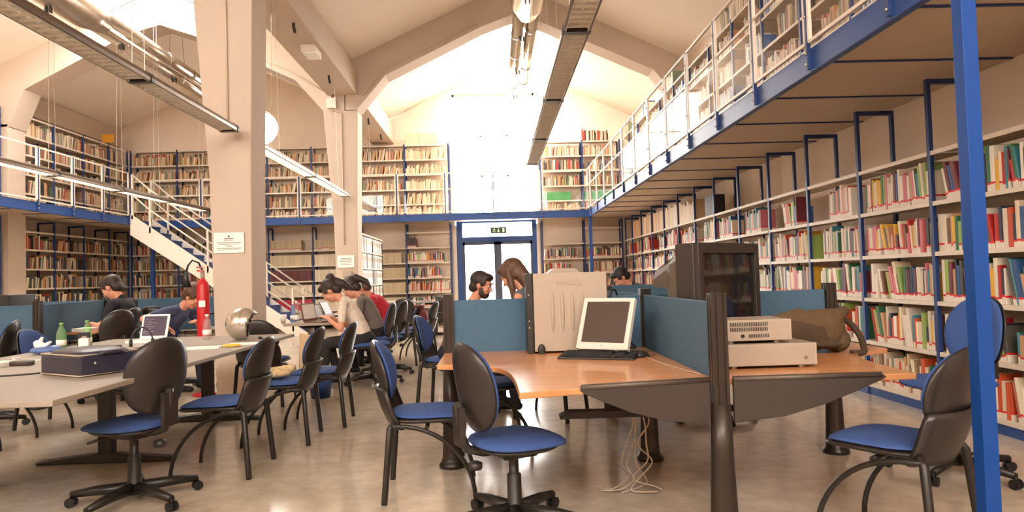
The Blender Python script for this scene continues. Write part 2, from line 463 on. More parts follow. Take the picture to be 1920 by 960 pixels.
portal('daylight', (CX, YF + .32, CZ), (-math.pi / 2, 0, 0), CR * 2, CR * 2)

# concrete columns and portal beams
COLN = ['far off beside the camera', 'beside the fire extinguisher', 'behind the three students in a row']
for i, fy in enumerate(FY):
    c = B()
    vs = []
    for (z, xa, xb, ya, yb) in ((0, -3.08, -2.68, fy + .03, fy + .495), (2.4, -3.12, -2.66, fy + .02, fy + .495), (4.45, -3.27, -2.61, fy + .005, fy + .495), (4.61, -3.28, -2.61, fy + .005, fy + .495)):
        vs += [(xa, ya, z), (xb, ya, z), (xb, yb, z), (xa, yb, z)]
    fs = [(3, 2, 1, 0), (12, 13, 14, 15)]
    for r in range(3):
        for k in range(4): fs.append((r * 4 + k, r * 4 + (k + 1) % 4, r * 4 + 4 + (k + 1) % 4, r * 4 + 4 + k))
    c.add(vs, fs)
    st(c, 'column', CONC, bev=.012, label='tapered cream concrete column ' + COLN[i])
    # right nave portal beam
    lo = [(-2.62, 4.62), (-2.04, 5.30), (-.1, 6.24), (.5, 6.46), (1.1, 6.3), (3.32, 5.3), (3.6, 4.95), (3.98, 4.9)]
    up = [(3.98, roofz(3.98)), (.5, ZR), (VAL + .05, roofz(VAL + .05)), (-2.84, 4.62)]
    def beam(lo, up):
        # quads strip between lower edge and roof line
        bb = B(); L = lo
        for a_, b_ in zip(L[:-1], L[1:]):
            if a_[0] == b_[0]: continue
            bb.xprism([a_, b_, (b_[0], roofz(b_[0]) + .02), (a_[0], roofz(a_[0]) + .02)], (0, fy, 0), (1, 0, 0), (0, 0, 1), (0, 1, 0), .5)
        return bb
    st(beam([(-2.84, 4.62)] + lo, up), 'beam', CONC, label='cream portal beam across the reading side, frame ' + ORD(i))
    lo2 = [(-9.98, 4.4), (-9.38, 4.45), (-9.08, 5.17), (-7.4, 6.05), (-6.77, 6.31), (-6.45, 6.4), (-5.73, 6.15), (-3.82, 5.24), (-3.27, 4.6), (-2.86, 4.6)]
    st(beam(lo2, None), 'beam', CONC, label='cream portal beam across the stair side, frame ' + ORD(i))
    st(B().box(-9.98, -9.4, fy, fy + .5, 0, 4.5), 'column', CONC, bev=.01, label='cream concrete wall column on the stair side, frame ' + ORD(i))
for y0, y1 in ((YN, 1.8), (2.3, 7.6), (8.1, 13.5), (14.0, YF)):
    st(B().box(-3.2, -2.6, y0 - .02, y1 + .02, 4.92, roofz(VAL) - .02), 'beam', CONC, bev=.015, label='deep cream valley beam between the columns')
# eaves band on the stair side wall
st(B().box(XL, XL + .12, YN, YF, 5.0, 5.46), 'trim_2', CONC, label='cream eaves band above the stair gallery shelves')

# ------------------------------------------------------------------ galleries (steel mezzanine)
ZB, ZD = 2.68, 2.86
XG, XGL, YG = 2.46, -8.4, 17.1
UPR = [5.37 + 1.072 * k for k in range(-3, 12)]      # shelving uprights along the right wall
def gallery(name, label, decks, beams):
    t = thing(name, label, 'gallery')
    for (x0, x1, y0, y1) in decks:
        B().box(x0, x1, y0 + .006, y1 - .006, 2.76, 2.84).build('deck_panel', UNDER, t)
    for (p0, p1) in beams:
        dx, dy = p1[0] - p0[0], p1[1] - p0[1]
        q = B()
        if abs(dx) > abs(dy): q.box(p0[0], p1[0], p0[1] - .03, p0[1] + .03, ZB, ZD)
        else: q.box(p0[0] - .03, p0[0] + .03, p0[1], p1[1], ZB, ZD)
        q.build('edge_beam', BLUE, t, .006)
    return t
PR = [3.98 + 1.05 * (k - 2) for k in range(0, 15)]   # posts along the right gallery edge
PR = [y for y in PR if y < YG - .3] + [YG]
g1 = gallery('mezzanine_gallery', 'long steel gallery deck above the wall of red-labelled books', [(XG + .03, XR - .01, a, b_) for a, b_ in zip(PR[:-1], PR[1:])],
        [((XG, a), (XG, b_ )) for a, b_ in zip(PR[:-1], PR[1:])])
PF = [XGL + 1.2067 * k for k in range(0, 10)]
PF[-1] = XG
g2 = gallery('mezzanine_gallery', 'steel gallery deck crossing the far end over the exit doors', [(a, b_, YG + .03, YF - .01) for a, b_ in zip(PF[:-1], PF[1:])] + [(XG, XR - .01, YG + .03, YF - .01)],
        [((a, YG), (b_, YG)) for a, b_ in zip(PF[:-1], PF[1:])])
PL = [15.92 - 1.05 * k for k in range(0, 8)][::-1]
g3 = gallery('mezzanine_gallery', 'steel gallery deck beside the head of the stairs', [(-9.38, XGL - .03, a, b_) for a, b_ in zip(PL[:-1], PL[1:])] + [(XL + .01, -9.385, PL[0], 13.48), (XL + .01, -9.385, 14.02, PL[-1])] + [(XL + .01, XGL - .01, PL[-1], YG), (XL + .01, XGL - .01, YG, YF - .01)],
        [((XGL, a), (XGL, b_)) for a, b_ in zip(PL[:-1], PL[1:])])
# joists under the decks, at the posts
for y in PR[:-1]: B().box(XG + .03, XR - .02, y - .012, y + .012, 2.748, 2.759).build('joist', BLUED, g1)
for x in PF: B().box(x - .012, x + .012, YG + .03, YF - .06, 2.748, 2.759).build('joist', BLUED, g2)
for y in PL: B().box(-9.37, XGL - .03, y - .012, y + .012, 2.748, 2.759).build('joist', BLUED, g3)

def railing(label, pts, out):
    """posts at pts (x,y); framed glass between; out = outward normal"""
    t = thing('gallery_railing', label, 'railing')
    ox, oy = out
    for (x, y) in pts:
        q = B().box(x + ox * .045 - .014, x + ox * .045 + .014, y + oy * .045 - .014, y + oy * .045 + .014, 2.70, 3.87)
        q.build('post', BLUED, t)
        for z in (2.74, 2.82, 3.1, 3.72): B().ell((x + ox * .063, y + oy * .063, z), (.012, .012, .012), None, 8, 6).build('bolt', STEEL, t, fast=True)
    for (a, b_) in zip(pts[:-1], pts[1:]):
        dv = Vector((b_[0] - a[0], b_[1] - a[1], 0)); L = dv.length; dv.normalize()
        o = Vector((a[0] + ox * .045, a[1] + oy * .045, 0))
        def at(s, z): return o + dv * s + Vector((0, 0, z))
        fr = B(); s0, s1 = .035, L - .035
        for (p, q_) in (((s0, 2.9), (s0, 3.87)), ((s1, 2.9), (s1, 3.87)), ((s0 - .012, 3.87), (s1 + .012, 3.87)), ((s0, 2.9), (s1, 2.9)), ((s0, 3.47), (s1, 3.47))):
            fr.bar(at(*p), at(*q_), .026, .026, (ox, oy, 0) if p[0] == q_[0] else (0, 0, 1))
        f = fr.build('frame', WHITE, t)
        gl = B(); gl.bar(at(s0 + .01, 3.185), at(s1 - .01, 3.185), .006, .56)
        gl.build('glass_pane', GLASS, f)
    return t
railing('white framed glass railing along the gallery over the red-labelled books', [(XG, y) for y in PR], (-1, 0))
railing('white framed glass railing across the far gallery above the doors', [(x, YG) for x in PF[0:]], (0, -1))
railing('white framed glass railing on the gallery left of the stairs', [(XGL, y) for y in PL], (1, 0))
# support posts
t = thing('support_pillar', 'square bright blue steel pillar standing nearest the camera', 'pillar', (1.815, 2.52, 0))
PILB = mat('bright_blue_paint', (14, 64, 138), rough=.45, spec=.25)
B().box(-.029, .029, -.029, .029, 0, 2.69).build('shaft', PILB, t, .003)
B().box(-.08, .08, -.08, .08, 0, .012).build('base_plate', PILB, t)
B().box(-.033, .61, -.03, .03, 2.69, 2.80).build('bracket_arm', PILB, t, .003)
tag(B().box(XGL - .04, XGL + .04, YG - .06, YG + .02, 0, 2.69).build('support_pillar', BLUE, None, .003), 'blue steel pillar under the gallery corner behind the stairs', 'pillar')
tag(B().box(XG - .04, XG + .04, YG - .06, YG + .02, 0, 2.69).build('support_pillar', BLUE, None, .003), 'blue steel pillar under the far gallery corner by the long bookshelves', 'pillar')

# ------------------------------------------------------------------ staircase
t = thing('staircase', 'straight cream steel staircase with blue treads rising to the gallery', 'stairs')
SX0, SX1, SYa, SYb = -8.36, -4.45, 15.98, 16.86
def sz(x): return 2.86 * (SX1 - x) / (SX1 - SX0)
for yy in (SYa, SYb):
    B().xprism([(SX0, 2.93), (SX0 + .02, 2.93), (SX1 + .12, .06), (SX1 + .12, 0), (SX1 - .28, 0), (SX0, 2.45)], (0, yy - .02, 0), (1, 0, 0), (0, 0, 1), (0, 1, 0), .04).build('stringer', WHITE, t, .004)
for k in range(15):
    x = SX0 + (k + .5) * (SX1 - SX0) / 15; z = 2.86 - (k + 1) * 2.86 / 16
    B().box(x - .15, x + .15, SYa + .02, SYb - .02, z - .035, z).box(x - .15, x - .13, SYa + .02, SYb - .02, z, z + .15).build('tread', BLUE, t)
for yy in (SYa, SYb):
    for x in (SX0 + .05, SX0 + .45, -6.6, -5.55, SX1 - .22):
        zz = sz(x) if x > SX0 + .06 else 2.86
        B().box(x - .02, x + .02, yy - .02, yy + .02, zz - .05, zz + .95 if x > SX0 + .06 else 3.85).build('baluster', WHITE, t)
    for dz in (.95, .48):
        B().tube([(SX0 + .05, yy, 2.9 + dz), (SX0 + .45, yy, sz(SX0 + .45) + dz), (SX1 + .02, yy, sz(SX1 + .02) + dz)], .02, 8).build('handrail' if dz > .6 else 'mid_rail', WHITE, t)
# ------------------------------------------------------------------ bookshelf bays
ZLOW = [.11, .51, .912, 1.308, 1.71, 2.115]
ZUP = [2.9, 3.23, 3.62, 4.02, 4.42, 4.81]
SD = .34
def bay(name, label, o, a, d, width, zs, z0, z1, close=False, top=True, group=None, plinth=False):
    """o front corner on plan; a along the wall, d into the wall"""
    t = thing(name, label, 'bookshelf', (o[0], o[1], z0), 0, group)
    a = Vector((a[0], a[1], 0)); d = Vector((d[0], d[1], 0))
    def bx(q, u0, u1, v0, v1, za, zb):
        p = a * u0 + d * v0; r = a * u1 + d * v1
        q.box(min(p.x, r.x), max(p.x, r.x), min(p.y, r.y), max(p.y, r.y), za - z0, zb - z0); return q
    for u in ([0, width] if close else [0]):
        bx(B(), u - .02, u + .02, 0, .03, z0, z1).build('upright', BLUED, t, fast=True)
        bx(B(), u - .02, u + .02, SD, SD + .03, z0, z1).build('upright', BLUED, t, fast=True)
        if top: bx(B(), u - .018, u + .018, .03, SD, z1 - .04, z1).build('top_tie', BLUED, t, fast=True)
    for z in zs:
        q = bx(B(), .022, width - .022, .0, SD + .01, z - .008, z)
        bx(q, .022, width - .022, .0, .012, z - .034, z - .008)
        q.build('shelf', SHELFM, t, fast=True)
    if plinth: bx(B(), .022, width - .022, .01, .03, z0, zs[0] - .034).build('plinth', BLUE, t, fast=True)
    return t

PAL_BRIGHT = [(188, 40, 38), (208, 84, 46), (226, 176, 54), (236, 222, 196), (228, 206, 176), (58, 110, 74), (44, 84, 134), (40, 44, 60), (110, 46, 52), (214, 200, 180), (150, 176, 90),
              (210, 120, 130), (74, 70, 64), (238, 230, 214), (196, 150, 110), (60, 130, 140), (226, 214, 190), (120, 84, 60), (230, 218, 200)]
PAL_PALE = [(222, 202, 168), (206, 178, 140), (230, 214, 186), (214, 190, 156), (196, 166, 128), (226, 208, 180), (184, 110, 84), (150, 120, 92), (120, 132, 110), (206, 150, 92), (178, 158, 130)]
PAL_MIX = [(196, 176, 146), (222, 206, 180), (164, 66, 54), (66, 78, 94), (100, 118, 86), (212, 190, 150), (150, 118, 90), (232, 220, 200), (84, 66, 58), (206, 140, 84), (60, 56, 58)]
SETS = {'red': [(146, 34, 40)], 'wine': [(104, 44, 40), (88, 40, 38)], 'cream': [(226, 206, 176)], 'green': [(64, 150, 84)], 'black': [(48, 42, 40)], 'crimson': [(190, 44, 66)],
        'banded': [(206, 186, 150)], 'white': [(238, 230, 216)], 'orange': [(216, 160, 110)], 'bluebox': [(70, 112, 170)], 'dark': [(62, 54, 50), (96, 60, 52)]}
LZR = random.Random(77)
STUFF = {'v': [], 'f': [], 'c': [], 'z': []}
def book_stuff(o, a, d, s, th, h, dep, lean, col, lab):
    i = len(STUFF['v']); lz = LZR.uniform(-.012, .01)
    if LZR.random() < .12: lab = False
    for (u, v, w) in ((0, 0, 0), (1, 0, 0), (1, 1, 0), (0, 1, 0), (0, 0, 1), (1, 0, 1), (1, 1, 1), (0, 1, 1)):
        p = o + a * (s + u * th + lean * h * w) + d * (.025 + v * dep)
        STUFF['v'].append((p.x, p.y, o.z + .001 + w * h))
        STUFF['z'].append((w * h + lz) if lab else 10.0)
        STUFF['c'].append(col)
    STUFF['f'] += [(i, i + 1, i + 5, i + 4), (i + 1, i + 2, i + 6, i + 5), (i + 2, i + 3, i + 7, i + 6), (i + 3, i, i + 4, i + 7), (i + 4, i + 5, i + 6, i + 7)]
def jit(c, r, k=.12):
    f = 1 + r.uniform(-k, k)
    return tuple(max(0, min(1, v * f)) for v in lin(c)) + (1,)
def row(o, a, d, length, gap, r, pal, lab=False, fill=1.0, lean=.5, hmax=.3, single=None, hmean=.235, tmean=.028, s0=.03, uniform=False):
    """a row of books; single(i, ...) builds an individual"""
    o = Vector(o); a = Vector(a + (0,)); d = Vector(d + (0,))
    s = s0; i = 0; end = s0 + (length - s0 - .03) * fill
    hm = min(hmax, gap - .06)
    cl = 0
    baseh = r.uniform(hmean - .02, hmean + .03)
    while True:
        th = max(.012, r.gauss(tmean, tmean * .38)) if not uniform else tmean
        h = min(hm, max(.17, r.gauss(baseh, .032))) if not uniform else min(hm, hmean)
        if s + th > end: break
        if cl <= 0 and r.random() < .09 * lean * 2 and not uniform:
            cl = r.randint(2, 7); ln = r.uniform(.08, .22)
            s += ln * h * .0 + .004
        L = 0.0
        if cl > 0: L = ln; cl -= 1
        if s + th + L * h > end: break
        dep = r.uniform(.15, .21)
        col = jit(r.choice(pal), r)
        if single and single(i, o, a, d, s, th, h, dep, L, col, lab): pass
        else: book_stuff(o, a, d, s, th, h, dep, L, col, lab)
        s += th + .0012
        if L > 0 and cl == 0: s += L * h
        i += 1
        if r.random() < .02 and not uniform and fill < .999: s += r.uniform(.02, .12)

# individually built books (the largest ones in view, on the near bays of the long wall)
CNAME = [((188, 40, 38), 'red'), ((208, 84, 46), 'orange-red'), ((226, 176, 54), 'yellow'), ((236, 222, 196), 'cream'), ((58, 110, 74), 'green'), ((44, 84, 134), 'blue'), ((40, 44, 60), 'navy'),
         ((110, 46, 52), 'maroon'), ((150, 176, 90), 'lime'), ((210, 120, 130), 'pink'), ((74, 70, 64), 'charcoal'), ((196, 150, 110), 'tan'), ((60, 130, 140), 'teal'), ((120, 84, 60), 'brown')]
def cname(col):
    best = min(CNAME, key=lambda c: sum((math.sqrt(x) - math.sqrt(y)) ** 2 for x, y in zip(lin(c[0]), col)))
    return best[1]
NB = [0]; PAGES = mat('book_pages', (232, 218, 192), rough=.85, noise=.06, nscale=200)
def maker(bayname, rowname, grp):
    def single(i, o, a, d, s, th, h, dep, L, col, lab):
        if NB[0] >= 300: return False
        NB[0] += 1
        p = o + a * (s + th / 2) + d * .025
        def W(u, v, w): return tuple(a * (u + L * w) + d * v + Vector((0, 0, w)))
        e = th / 2; bt = min(.0035, th * .18)
        vs, fs = [], []
        prof = [(-e, dep), (-e, .004), (-e * .6, 0), (e * .6, 0), (e, .004), (e, dep), (e - bt, dep), (e - bt, .008), (-e + bt, .008), (-e + bt, dep)]
        n = len(prof)
        for w in (0, h): vs += [W(u, v, w) for u, v in prof]
        fs += [tuple(range(n))[::-1], tuple(range(n, 2 * n))] + [(k, (k + 1) % n, n + (k + 1) % n, n + k) for k in range(n)]
        lz = LZR.uniform(-.012, .01); lab = lab and LZR.random() > .12
        zt = [(0 if k < n else h) + lz if lab else 10.0 for k in range(2 * n)]
        me = D.meshes.new('book'); me.from_pydata(vs, [], fs); me.materials.append(BOOKM)
        me.attributes.new('bookz', 'FLOAT', 'POINT').data.foreach_set('value', zt)
        me.attributes.new('bookcol', 'FLOAT_COLOR', 'POINT').data.foreach_set('color', list(col) * (2 * n))
        k_ = o_ = link('book', me, None, loc=(p.x, p.y, o.z + .001))
        size = 'thick' if th > .036 else ('thin' if th < .02 else 'medium')
        tag(k_, '%s %s book, %s along the %s, %s' % (size, cname(col), ORD(i), rowname, bayname), 'book', grp)
        e2 = e - bt - .0003
        pg = B(); q = [W(u, v, w) for w in (.003, h - .004) for (u, v) in ((-e2, .009), (e2, .009), (e2, dep - .004), (-e2, dep - .004))]
        pg.add(q, [(3, 2, 1, 0), (4, 5, 6, 7), (0, 1, 5, 4), (1, 2, 6, 5), (2, 3, 7, 6), (3, 0, 4, 7)])
        pg.build('pages', PAGES, k_, fast=True)
        return True
    return single
ROWN = ['lowest shelf', 'second shelf', 'third shelf', 'fourth shelf', 'fifth shelf']
BAYN = {3: 'bay past the blue pillar', 2: 'bay behind the blue pillar', 4: 'second bay past the pillar'}
XS = 3.52
nb = len(UPR)
LOWZ = ZLOW
order = [3, 2] + [k for k in range(nb) if k not in (2, 3)]
ends = UPR[1:] + [18.02]
NAMEY = {0: 'bay at the near end, mostly out of frame'}
for k in range(nb):
    y0, y1 = UPR[k], ends[k]
    if y1 < 2.9: continue
    bay('bookshelf', 'blue and cream steel bookshelf bay under the long gallery, %s from the camera' % ORD(k - 1), (XS, y0), (0, 1), (1, 0), y1 - y0, LOWZ, 0, 2.70, k == nb - 1, plinth=True, group='lower shelf bays along the right wall')
BR = random.Random(21)
def right_books(k):
    y0, y1 = UPR[k], ends[k]
    rr = random.Random(100 + k)
    for j, z in enumerate(LOWZ):
        gap = .4
        single = None
        if k in (2, 3): single = maker(BAYN[k], ROWN[min(j, 4)], 'books on the near bays of the right wall')
        if j == 5:                                   # topmost shelf: empty near, sets and tall files farther off
            if k in (10, 9): row((XS, y0, z), (0, 1), (1, 0), y1 - y0, .5, rr, SETS['white'] + PAL_PALE[:3], False, 1, 0, .42, hmean=.36, tmean=.055, uniform=False)
            elif k in (11, 12, 13): row((XS, y0, z), (0, 1), (1, 0), y1 - y0, .5, rr, SETS['orange'] + PAL_PALE[:2], False, 1, 0, .44, hmean=.4, tmean=.05, uniform=True)
            elif k == 8: row((XS, y0, z), (0, 1), (1, 0), y1 - y0, .5, rr, SETS['black'], False, .5, 0, .36, hmean=.32, tmean=.06, uniform=True)
            continue
        f = rr.choice([1, 1, .92, .85, .97]) if k > 3 else rr.choice([1, .97, 1])
        if j == 4: f = rr.choice([.6, .75, .9]) if k > 3 else .95
        row((XS, y0, z), (0, 1), (1, 0), y1 - y0, gap, rr, PAL_BRIGHT if j else PAL_PALE + PAL_BRIGHT[:6], True, f, .4, .335, single, s0=.03 + (0 if j != 4 else rr.choice([0, .15, .3]) * (k > 3)), hmean=.262, tmean=.031)
for k in order:
    if ends[k] < 3.2: continue
    right_books(k)
# upper bays on the long gallery
for k in range(nb):
    y0, y1 = UPR[k], ends[k]
    if y1 < 2.9: continue
    bay('bookshelf', 'upper bookshelf bay behind the long glass railing, %s from the camera' % ORD(k - 1), (XS, y0), (0, 1), (1, 0), y1 - y0, ZUP[:], 2.846, 4.83, k == nb - 1, False, group='upper shelf bays along the right wall')
    rr = random.Random(300 + k)
    for j, z in enumerate(ZUP):
        pal = [PAL_MIX, SETS['bluebox'] + SETS['white'], PAL_PALE, SETS['dark'] + PAL_PALE][(k + j) % 4] if j else PAL_MIX
        row((XS, y0, z), (0, 1), (1, 0), y1 - y0, .39 if j < 5 else .5, rr, pal, False, rr.choice([1, .9, .6]) if j < 5 else rr.choice([0, .5, .9]), .3)
# far end bays
XFL = [-9.45, -8.25, -7.08, -5.9, -4.74, -3.5, -2.29, -1.12]
XFR = [1.32, 2.45, 3.46]
YS = 18.1
NM = ['in the corner behind the stair head', 'behind the stair handrail', 'behind the flight of stairs', 'behind the foot of the stairs', 'beside the slim column', 'behind the slim column', 'beside the binder bookcase', '']
def far_bays(xs, right):
    for i, (x0, x1) in enumerate(zip(xs[:-1], xs[1:])):
        wd = x1 - x0; last = i == len(xs) - 2
        pos = ('%s of the doors' % ('right' if right else 'left'))
        cnt = ORD(i if right else len(xs) - 2 - i)
        bay('bookshelf', 'lower far-end bookshelf bay, %s to the %s' % (cnt, pos), (x0, YS), (1, 0), (0, 1), wd, ([.11, .5, .89, 1.28, 1.68, 2.08] + ([2.48] if (i == 6 or (right and i == 1)) else [])) if not (right and i == 0) else [.11, .5, .89, 1.28, 1.68, 2.08][:5] + [2.08], 0, 2.70, last, group='lower shelf bays at the far end')
        bay('bookshelf', 'upper far-end bookshelf bay on the gallery, %s to the %s' % (cnt, pos), (x0, YS), (1, 0), (0, 1), wd, ZUP, 2.846, 4.83, last, False, group='upper shelf bays at the far end')
        rr = random.Random(500 + i + 50 * right)
        for j, z in enumerate([.11, .5, .89, 1.28, 1.68, 2.08]):
            o = (x0, YS, z)
            if not right:
                if i in (3, 4):
                    st_ = ['cream', 'crimson', 'cream', 'wine', 'banded', 'banded'][j]
                    row(o, (1, 0), (0, 1), wd, .39, rr, SETS[st_] if not (i == 4 and j != 5) else SETS['cream'], j == 5, 1 if j != 5 else .75, 0, .31, hmean=.28, tmean=.042, uniform=True); continue
                if i == 5: row(o, (1, 0), (0, 1), wd, .39, rr, SETS['banded'], False, [1, 1, 1, 1, .9, 0][j], 0, .3, hmean=.27, tmean=.05, uniform=True, s0=.2); continue
                if i == 6: row(o, (1, 0), (0, 1), wd, .39, rr, PAL_BRIGHT if j < 5 else SETS['dark'], True, [1, 1, 1, .8, .9, .24][j], .1, .3); continue
                row(o, (1, 0), (0, 1), wd, .39, rr, PAL_MIX, False, rr.choice([1, .9]) if j < 5 else .85, .2, .3)
            else:
                if i == 0: row(o, (1, 0), (0, 1), wd, .39, rr, PAL_BRIGHT, True, [.9, .8, .7, .7, .85, 0][j], .2, .3)
                else: row(o, (1, 0), (0, 1), wd, .39, rr, PAL_MIX if j < 4 else PAL_BRIGHT, True, [1, 1, 1, 1, 1, .3][j] if j < 5 else 0, .1, .3)
        for j, z in enumerate(ZUP):
            o = (x0, YS, z)
            if right:
                if j == 1: row(o, (1, 0), (0, 1), wd, .38, rr, SETS['green'], False, .72 if i == 0 else .9, 0, .3, hmean=.22, tmean=.05, uniform=True)
                elif j == 5: row(o, (1, 0), (0, 1), wd, .5, rr, SETS['dark'] + PAL_MIX[:3], False, 0 if i == 0 else .75, .2, .33, hmean=.28)
                else: row(o, (1, 0), (0, 1), wd, .38, rr, PAL_PALE if j in (0, 4) else PAL_MIX, False, .95, .4)
            else:
                if j == 5: row(o, (1, 0), (0, 1), wd, .5, rr, SETS['cream'], False, {5: .0, 6: .8}.get(i, 0), 0, .36, hmean=.32, tmean=.05, uniform=True)
                else: row(o, (1, 0), (0, 1), wd, .38, rr, PAL_PALE if i < 6 else PAL_PALE[:5], False, rr.choice([1, .95, .88]), .7)
far_bays(XFL, 0); far_bays(XFR, 1)
# stair-side bays
YLS = [13.98 + .02, 15.03, 16.1, 17.15, 18.02]
for i, (y0, y1) in enumerate(zip(YLS[:-1], YLS[1:])):
    bay('bookshelf', 'lower bookshelf bay on the stair-side wall, %s from the corner column' % ORD(i), (-9.48, y0), (0, 1), (-1, 0), y1 - y0, [.11, .5, .89, 1.28, 1.68, 2.08, 2.45], 0, 2.70, i == 3, group='lower shelf bays on the left wall')
    bay('bookshelf', 'upper bookshelf bay on the stair-side wall, %s from the corner column' % ORD(i), (-9.48, y0), (0, 1), (-1, 0), y1 - y0, ZUP, 2.846, 4.83, i == 3, False, group='upper shelf bays on the left wall')
    rr = random.Random(700 + i)
    for j, z in enumerate([.11, .5, .89, 1.28, 1.68, 2.08]): row((-9.48, y0, z), (0, 1), (-1, 0), y1 - y0, .39, rr, PAL_MIX, False, rr.choice([1, .95, .85]), .5)
    for j, z in enumerate(ZUP[:-1]): row((-9.48, y0, z), (0, 1), (-1, 0), y1 - y0, .38, rr, PAL_MIX + PAL_PALE, False, rr.choice([1, .9, .8]) if not (i == 3 and j == 4) else .3, .5)
bay('bookshelf', 'narrow lower bookshelf bay on the stair-side wall beside the wall column', (-9.48, 14.0 - 1.9), (0, 1), (-1, 0), 1.3, [.11, .5, .89, 1.28, 1.68, 2.08], 0, 2.70, True, group='lower shelf bays on the left wall')
rr = random.Random(777)
for z in [.5, .89, 1.28, 1.68, 2.08]: row((-9.48, 12.1, z), (0, 1), (-1, 0), 1.3, .39, rr, PAL_MIX, False, .95, .5)
for z in ZUP[:-1]: row((-9.48, 12.1, z), (0, 1), (-1, 0), 1.3, .38, rr, PAL_MIX, False, .95, .5)
bay('bookshelf', 'upper bookshelf bay on the stair-side wall before the wall column', (-9.48, 12.1), (0, 1), (-1, 0), 1.3, ZUP, 2.846, 4.83, True, False, group='upper shelf bays on the left wall')
# binder bookcase
t = thing('binder_bookcase', 'dark bookcase of white ring binders standing behind the slim column', 'bookcase', (-2.74, 14.35, 0))
B().box(-.36, 0, -.02, 0, 0, 2.2).build('side_panel', DARK, t); B().box(-.36, 0, 1.29, 1.31, 0, 2.14).build('side_panel', DARK, t); B().box(-.36, 0, 2.6, 2.62, 0, 2.14).build('side_panel', DARK, t)
B().box(-.37, -.36, -.02, 2.62, 0, 2.2).build('back_panel', DARK, t)
B().box(-.37, .01, -.03, 2.63, 2.2, 2.23).build('top_panel', SHELFM, t)
for j in range(6):
    for (u0, u1) in ((0, 1.29), (1.31, 2.6)):
        B().box(-.36, .0, u0, u1, .06 + j * .36 - .025, .06 + j * .36).build('shelf', SHELFM, t)
rr = random.Random(5)
NBIND = 0
for j in range(6):
    for (u0, u1) in ((0, 1.29), (1.31, 2.6)):
        s = u0 + .01
        while s + .075 < u1:
            if rr.random() < .1: s += .06; continue
            if j >= 2:
                o = B().box(-.27, -.012, -.034, .034, 0, .315).build('ring_binder', PAPER if rr.random() < .8 else DARK, None, fast=True, loc=(-2.74, 14.35 + s + .036, .061 + j * .36))
                NBIND += 1; tag(o, 'ring binder %s along the %s shelf, %s half of the dark bookcase' % (ORD(int((s - u0) / .074)), ['top', 'second', 'third', 'fourth', 'fifth', 'sixth'][5 - j], 'near' if u0 < 1 else 'far'), 'binder', 'ring binders in the dark bookcase')
                B().box(-.0118, -.0108, -.02, .02, .16, .26).build('spine_label', BEIGE, o, fast=True)
            s += .074
def finish_stuff():
    me = D.meshes.new('shelved_books'); me.from_pydata(STUFF['v'], [], STUFF['f']); me.materials.append(BOOKM)
    me.attributes.new('bookz', 'FLOAT', 'POINT').data.foreach_set('value', STUFF['z'])
    me.attributes.new('bookcol', 'FLOAT_COLOR', 'POINT').data.foreach_set('color', [x for c in STUFF['c'] for x in c])
    o = link('shelved_books', me)
    tag(o, 'all the farther books packed along the library shelves', 'books', None, 'stuff')
finish_stuff()
# ------------------------------------------------------------------ hanging lamps
def lamp_row(label, x, y0, nseg, seg, z=2.90, cables=(), tube=None):
    t = thing('linear_pendant_lamp', label, 'lamp', (x, y0, z))
    prof = [(-.095, -.035), (-.095, -.005), (-.08, .03), (-.045, .052), (0, .058), (.045, .052), (.08, .03), (.095, -.005), (.095, -.035), (.083, -.035), (.083, 0), (-.083, 0), (-.083, -.035)]
    for i in range(nseg):
        a, b_ = i * seg + .02, (i + 1) * seg - .02
        h = B().xprism(prof, (0, a, 0), (1, 0, 0), (0, 0, 1), (0, 1, 0), b_ - a).build('housing', LAMPM, t)
        lv = B()
        n = int((b_ - a) / .085)
        for k in range(n + 1):
            yy = a + k * (b_ - a) / n
            lv.box(-.074, .074, yy - .004, yy + .004, -.037, -.02)
        lv.box(-.08, -.074, a, b_, -.037, -.004); lv.box(.074, .08, a, b_, -.037, -.004)
        B().box(-.082, .082, a, b_, -.004, -.001).build('reflector', PAPER, h, fast=True)
        o = lv.build('louvre', LOUV, h, fast=True)
        B().tube([(0, a + .05, -.014), (0, b_ - .05, -.014)], .008, 8).build('tube', tube or TUBE_OFF, h)
    for i in range(nseg + 1):
        yy = i * seg
        B().xprism([(u * 1.06, v * 1.08) for u, v in prof[:9]], (0, yy - .03, 0), (1, 0, 0), (0, 0, 1), (0, 1, 0), .06).build('joint_collar', DARKM, t)
    for (yy, zt) in cables:
        for s in (-.05, .05): B().tube([(s, yy - y0, .05), (s * .4, yy - y0, zt - z)], .0025, 5).build('cable', STEEL, t, fast=True)
    return t
lamp_row('dark hanging strip lamp ending at the front column', -2.8, 1.84, 3, 1.85, cables=[(3.7, 5.4), (5.5, 5.4)])
lamp_row('steel hanging strip lamp between the two columns', -2.82, 8.2, 2, 2.5, 2.9, [(9.0, 4.95), (12.4, 4.95)], TUBE)
lamp_row('short hanging strip lamp beyond the slim column', -2.82, 14.2, 1, 1.9, 2.9, [(14.6, 4.95), (15.8, 4.95)])
lamp_row('long hanging strip lamp over the stair side', -6.4, 4.85, 6, 1.76, 2.92, [(8.4, 6.8), (10.1, 6.8), (11.9, 6.8), (13.2, 6.8), (15.2, 7.0)], TUBE)
lamp_row('dark hanging strip lamp under the ridge of the reading side', .62, 1.0, 5, 1.835, 2.92, [(2.8, 6.9), (4.6, 6.9), (6.4, 6.9), (8.2, 6.9), (10.0, 6.9)])

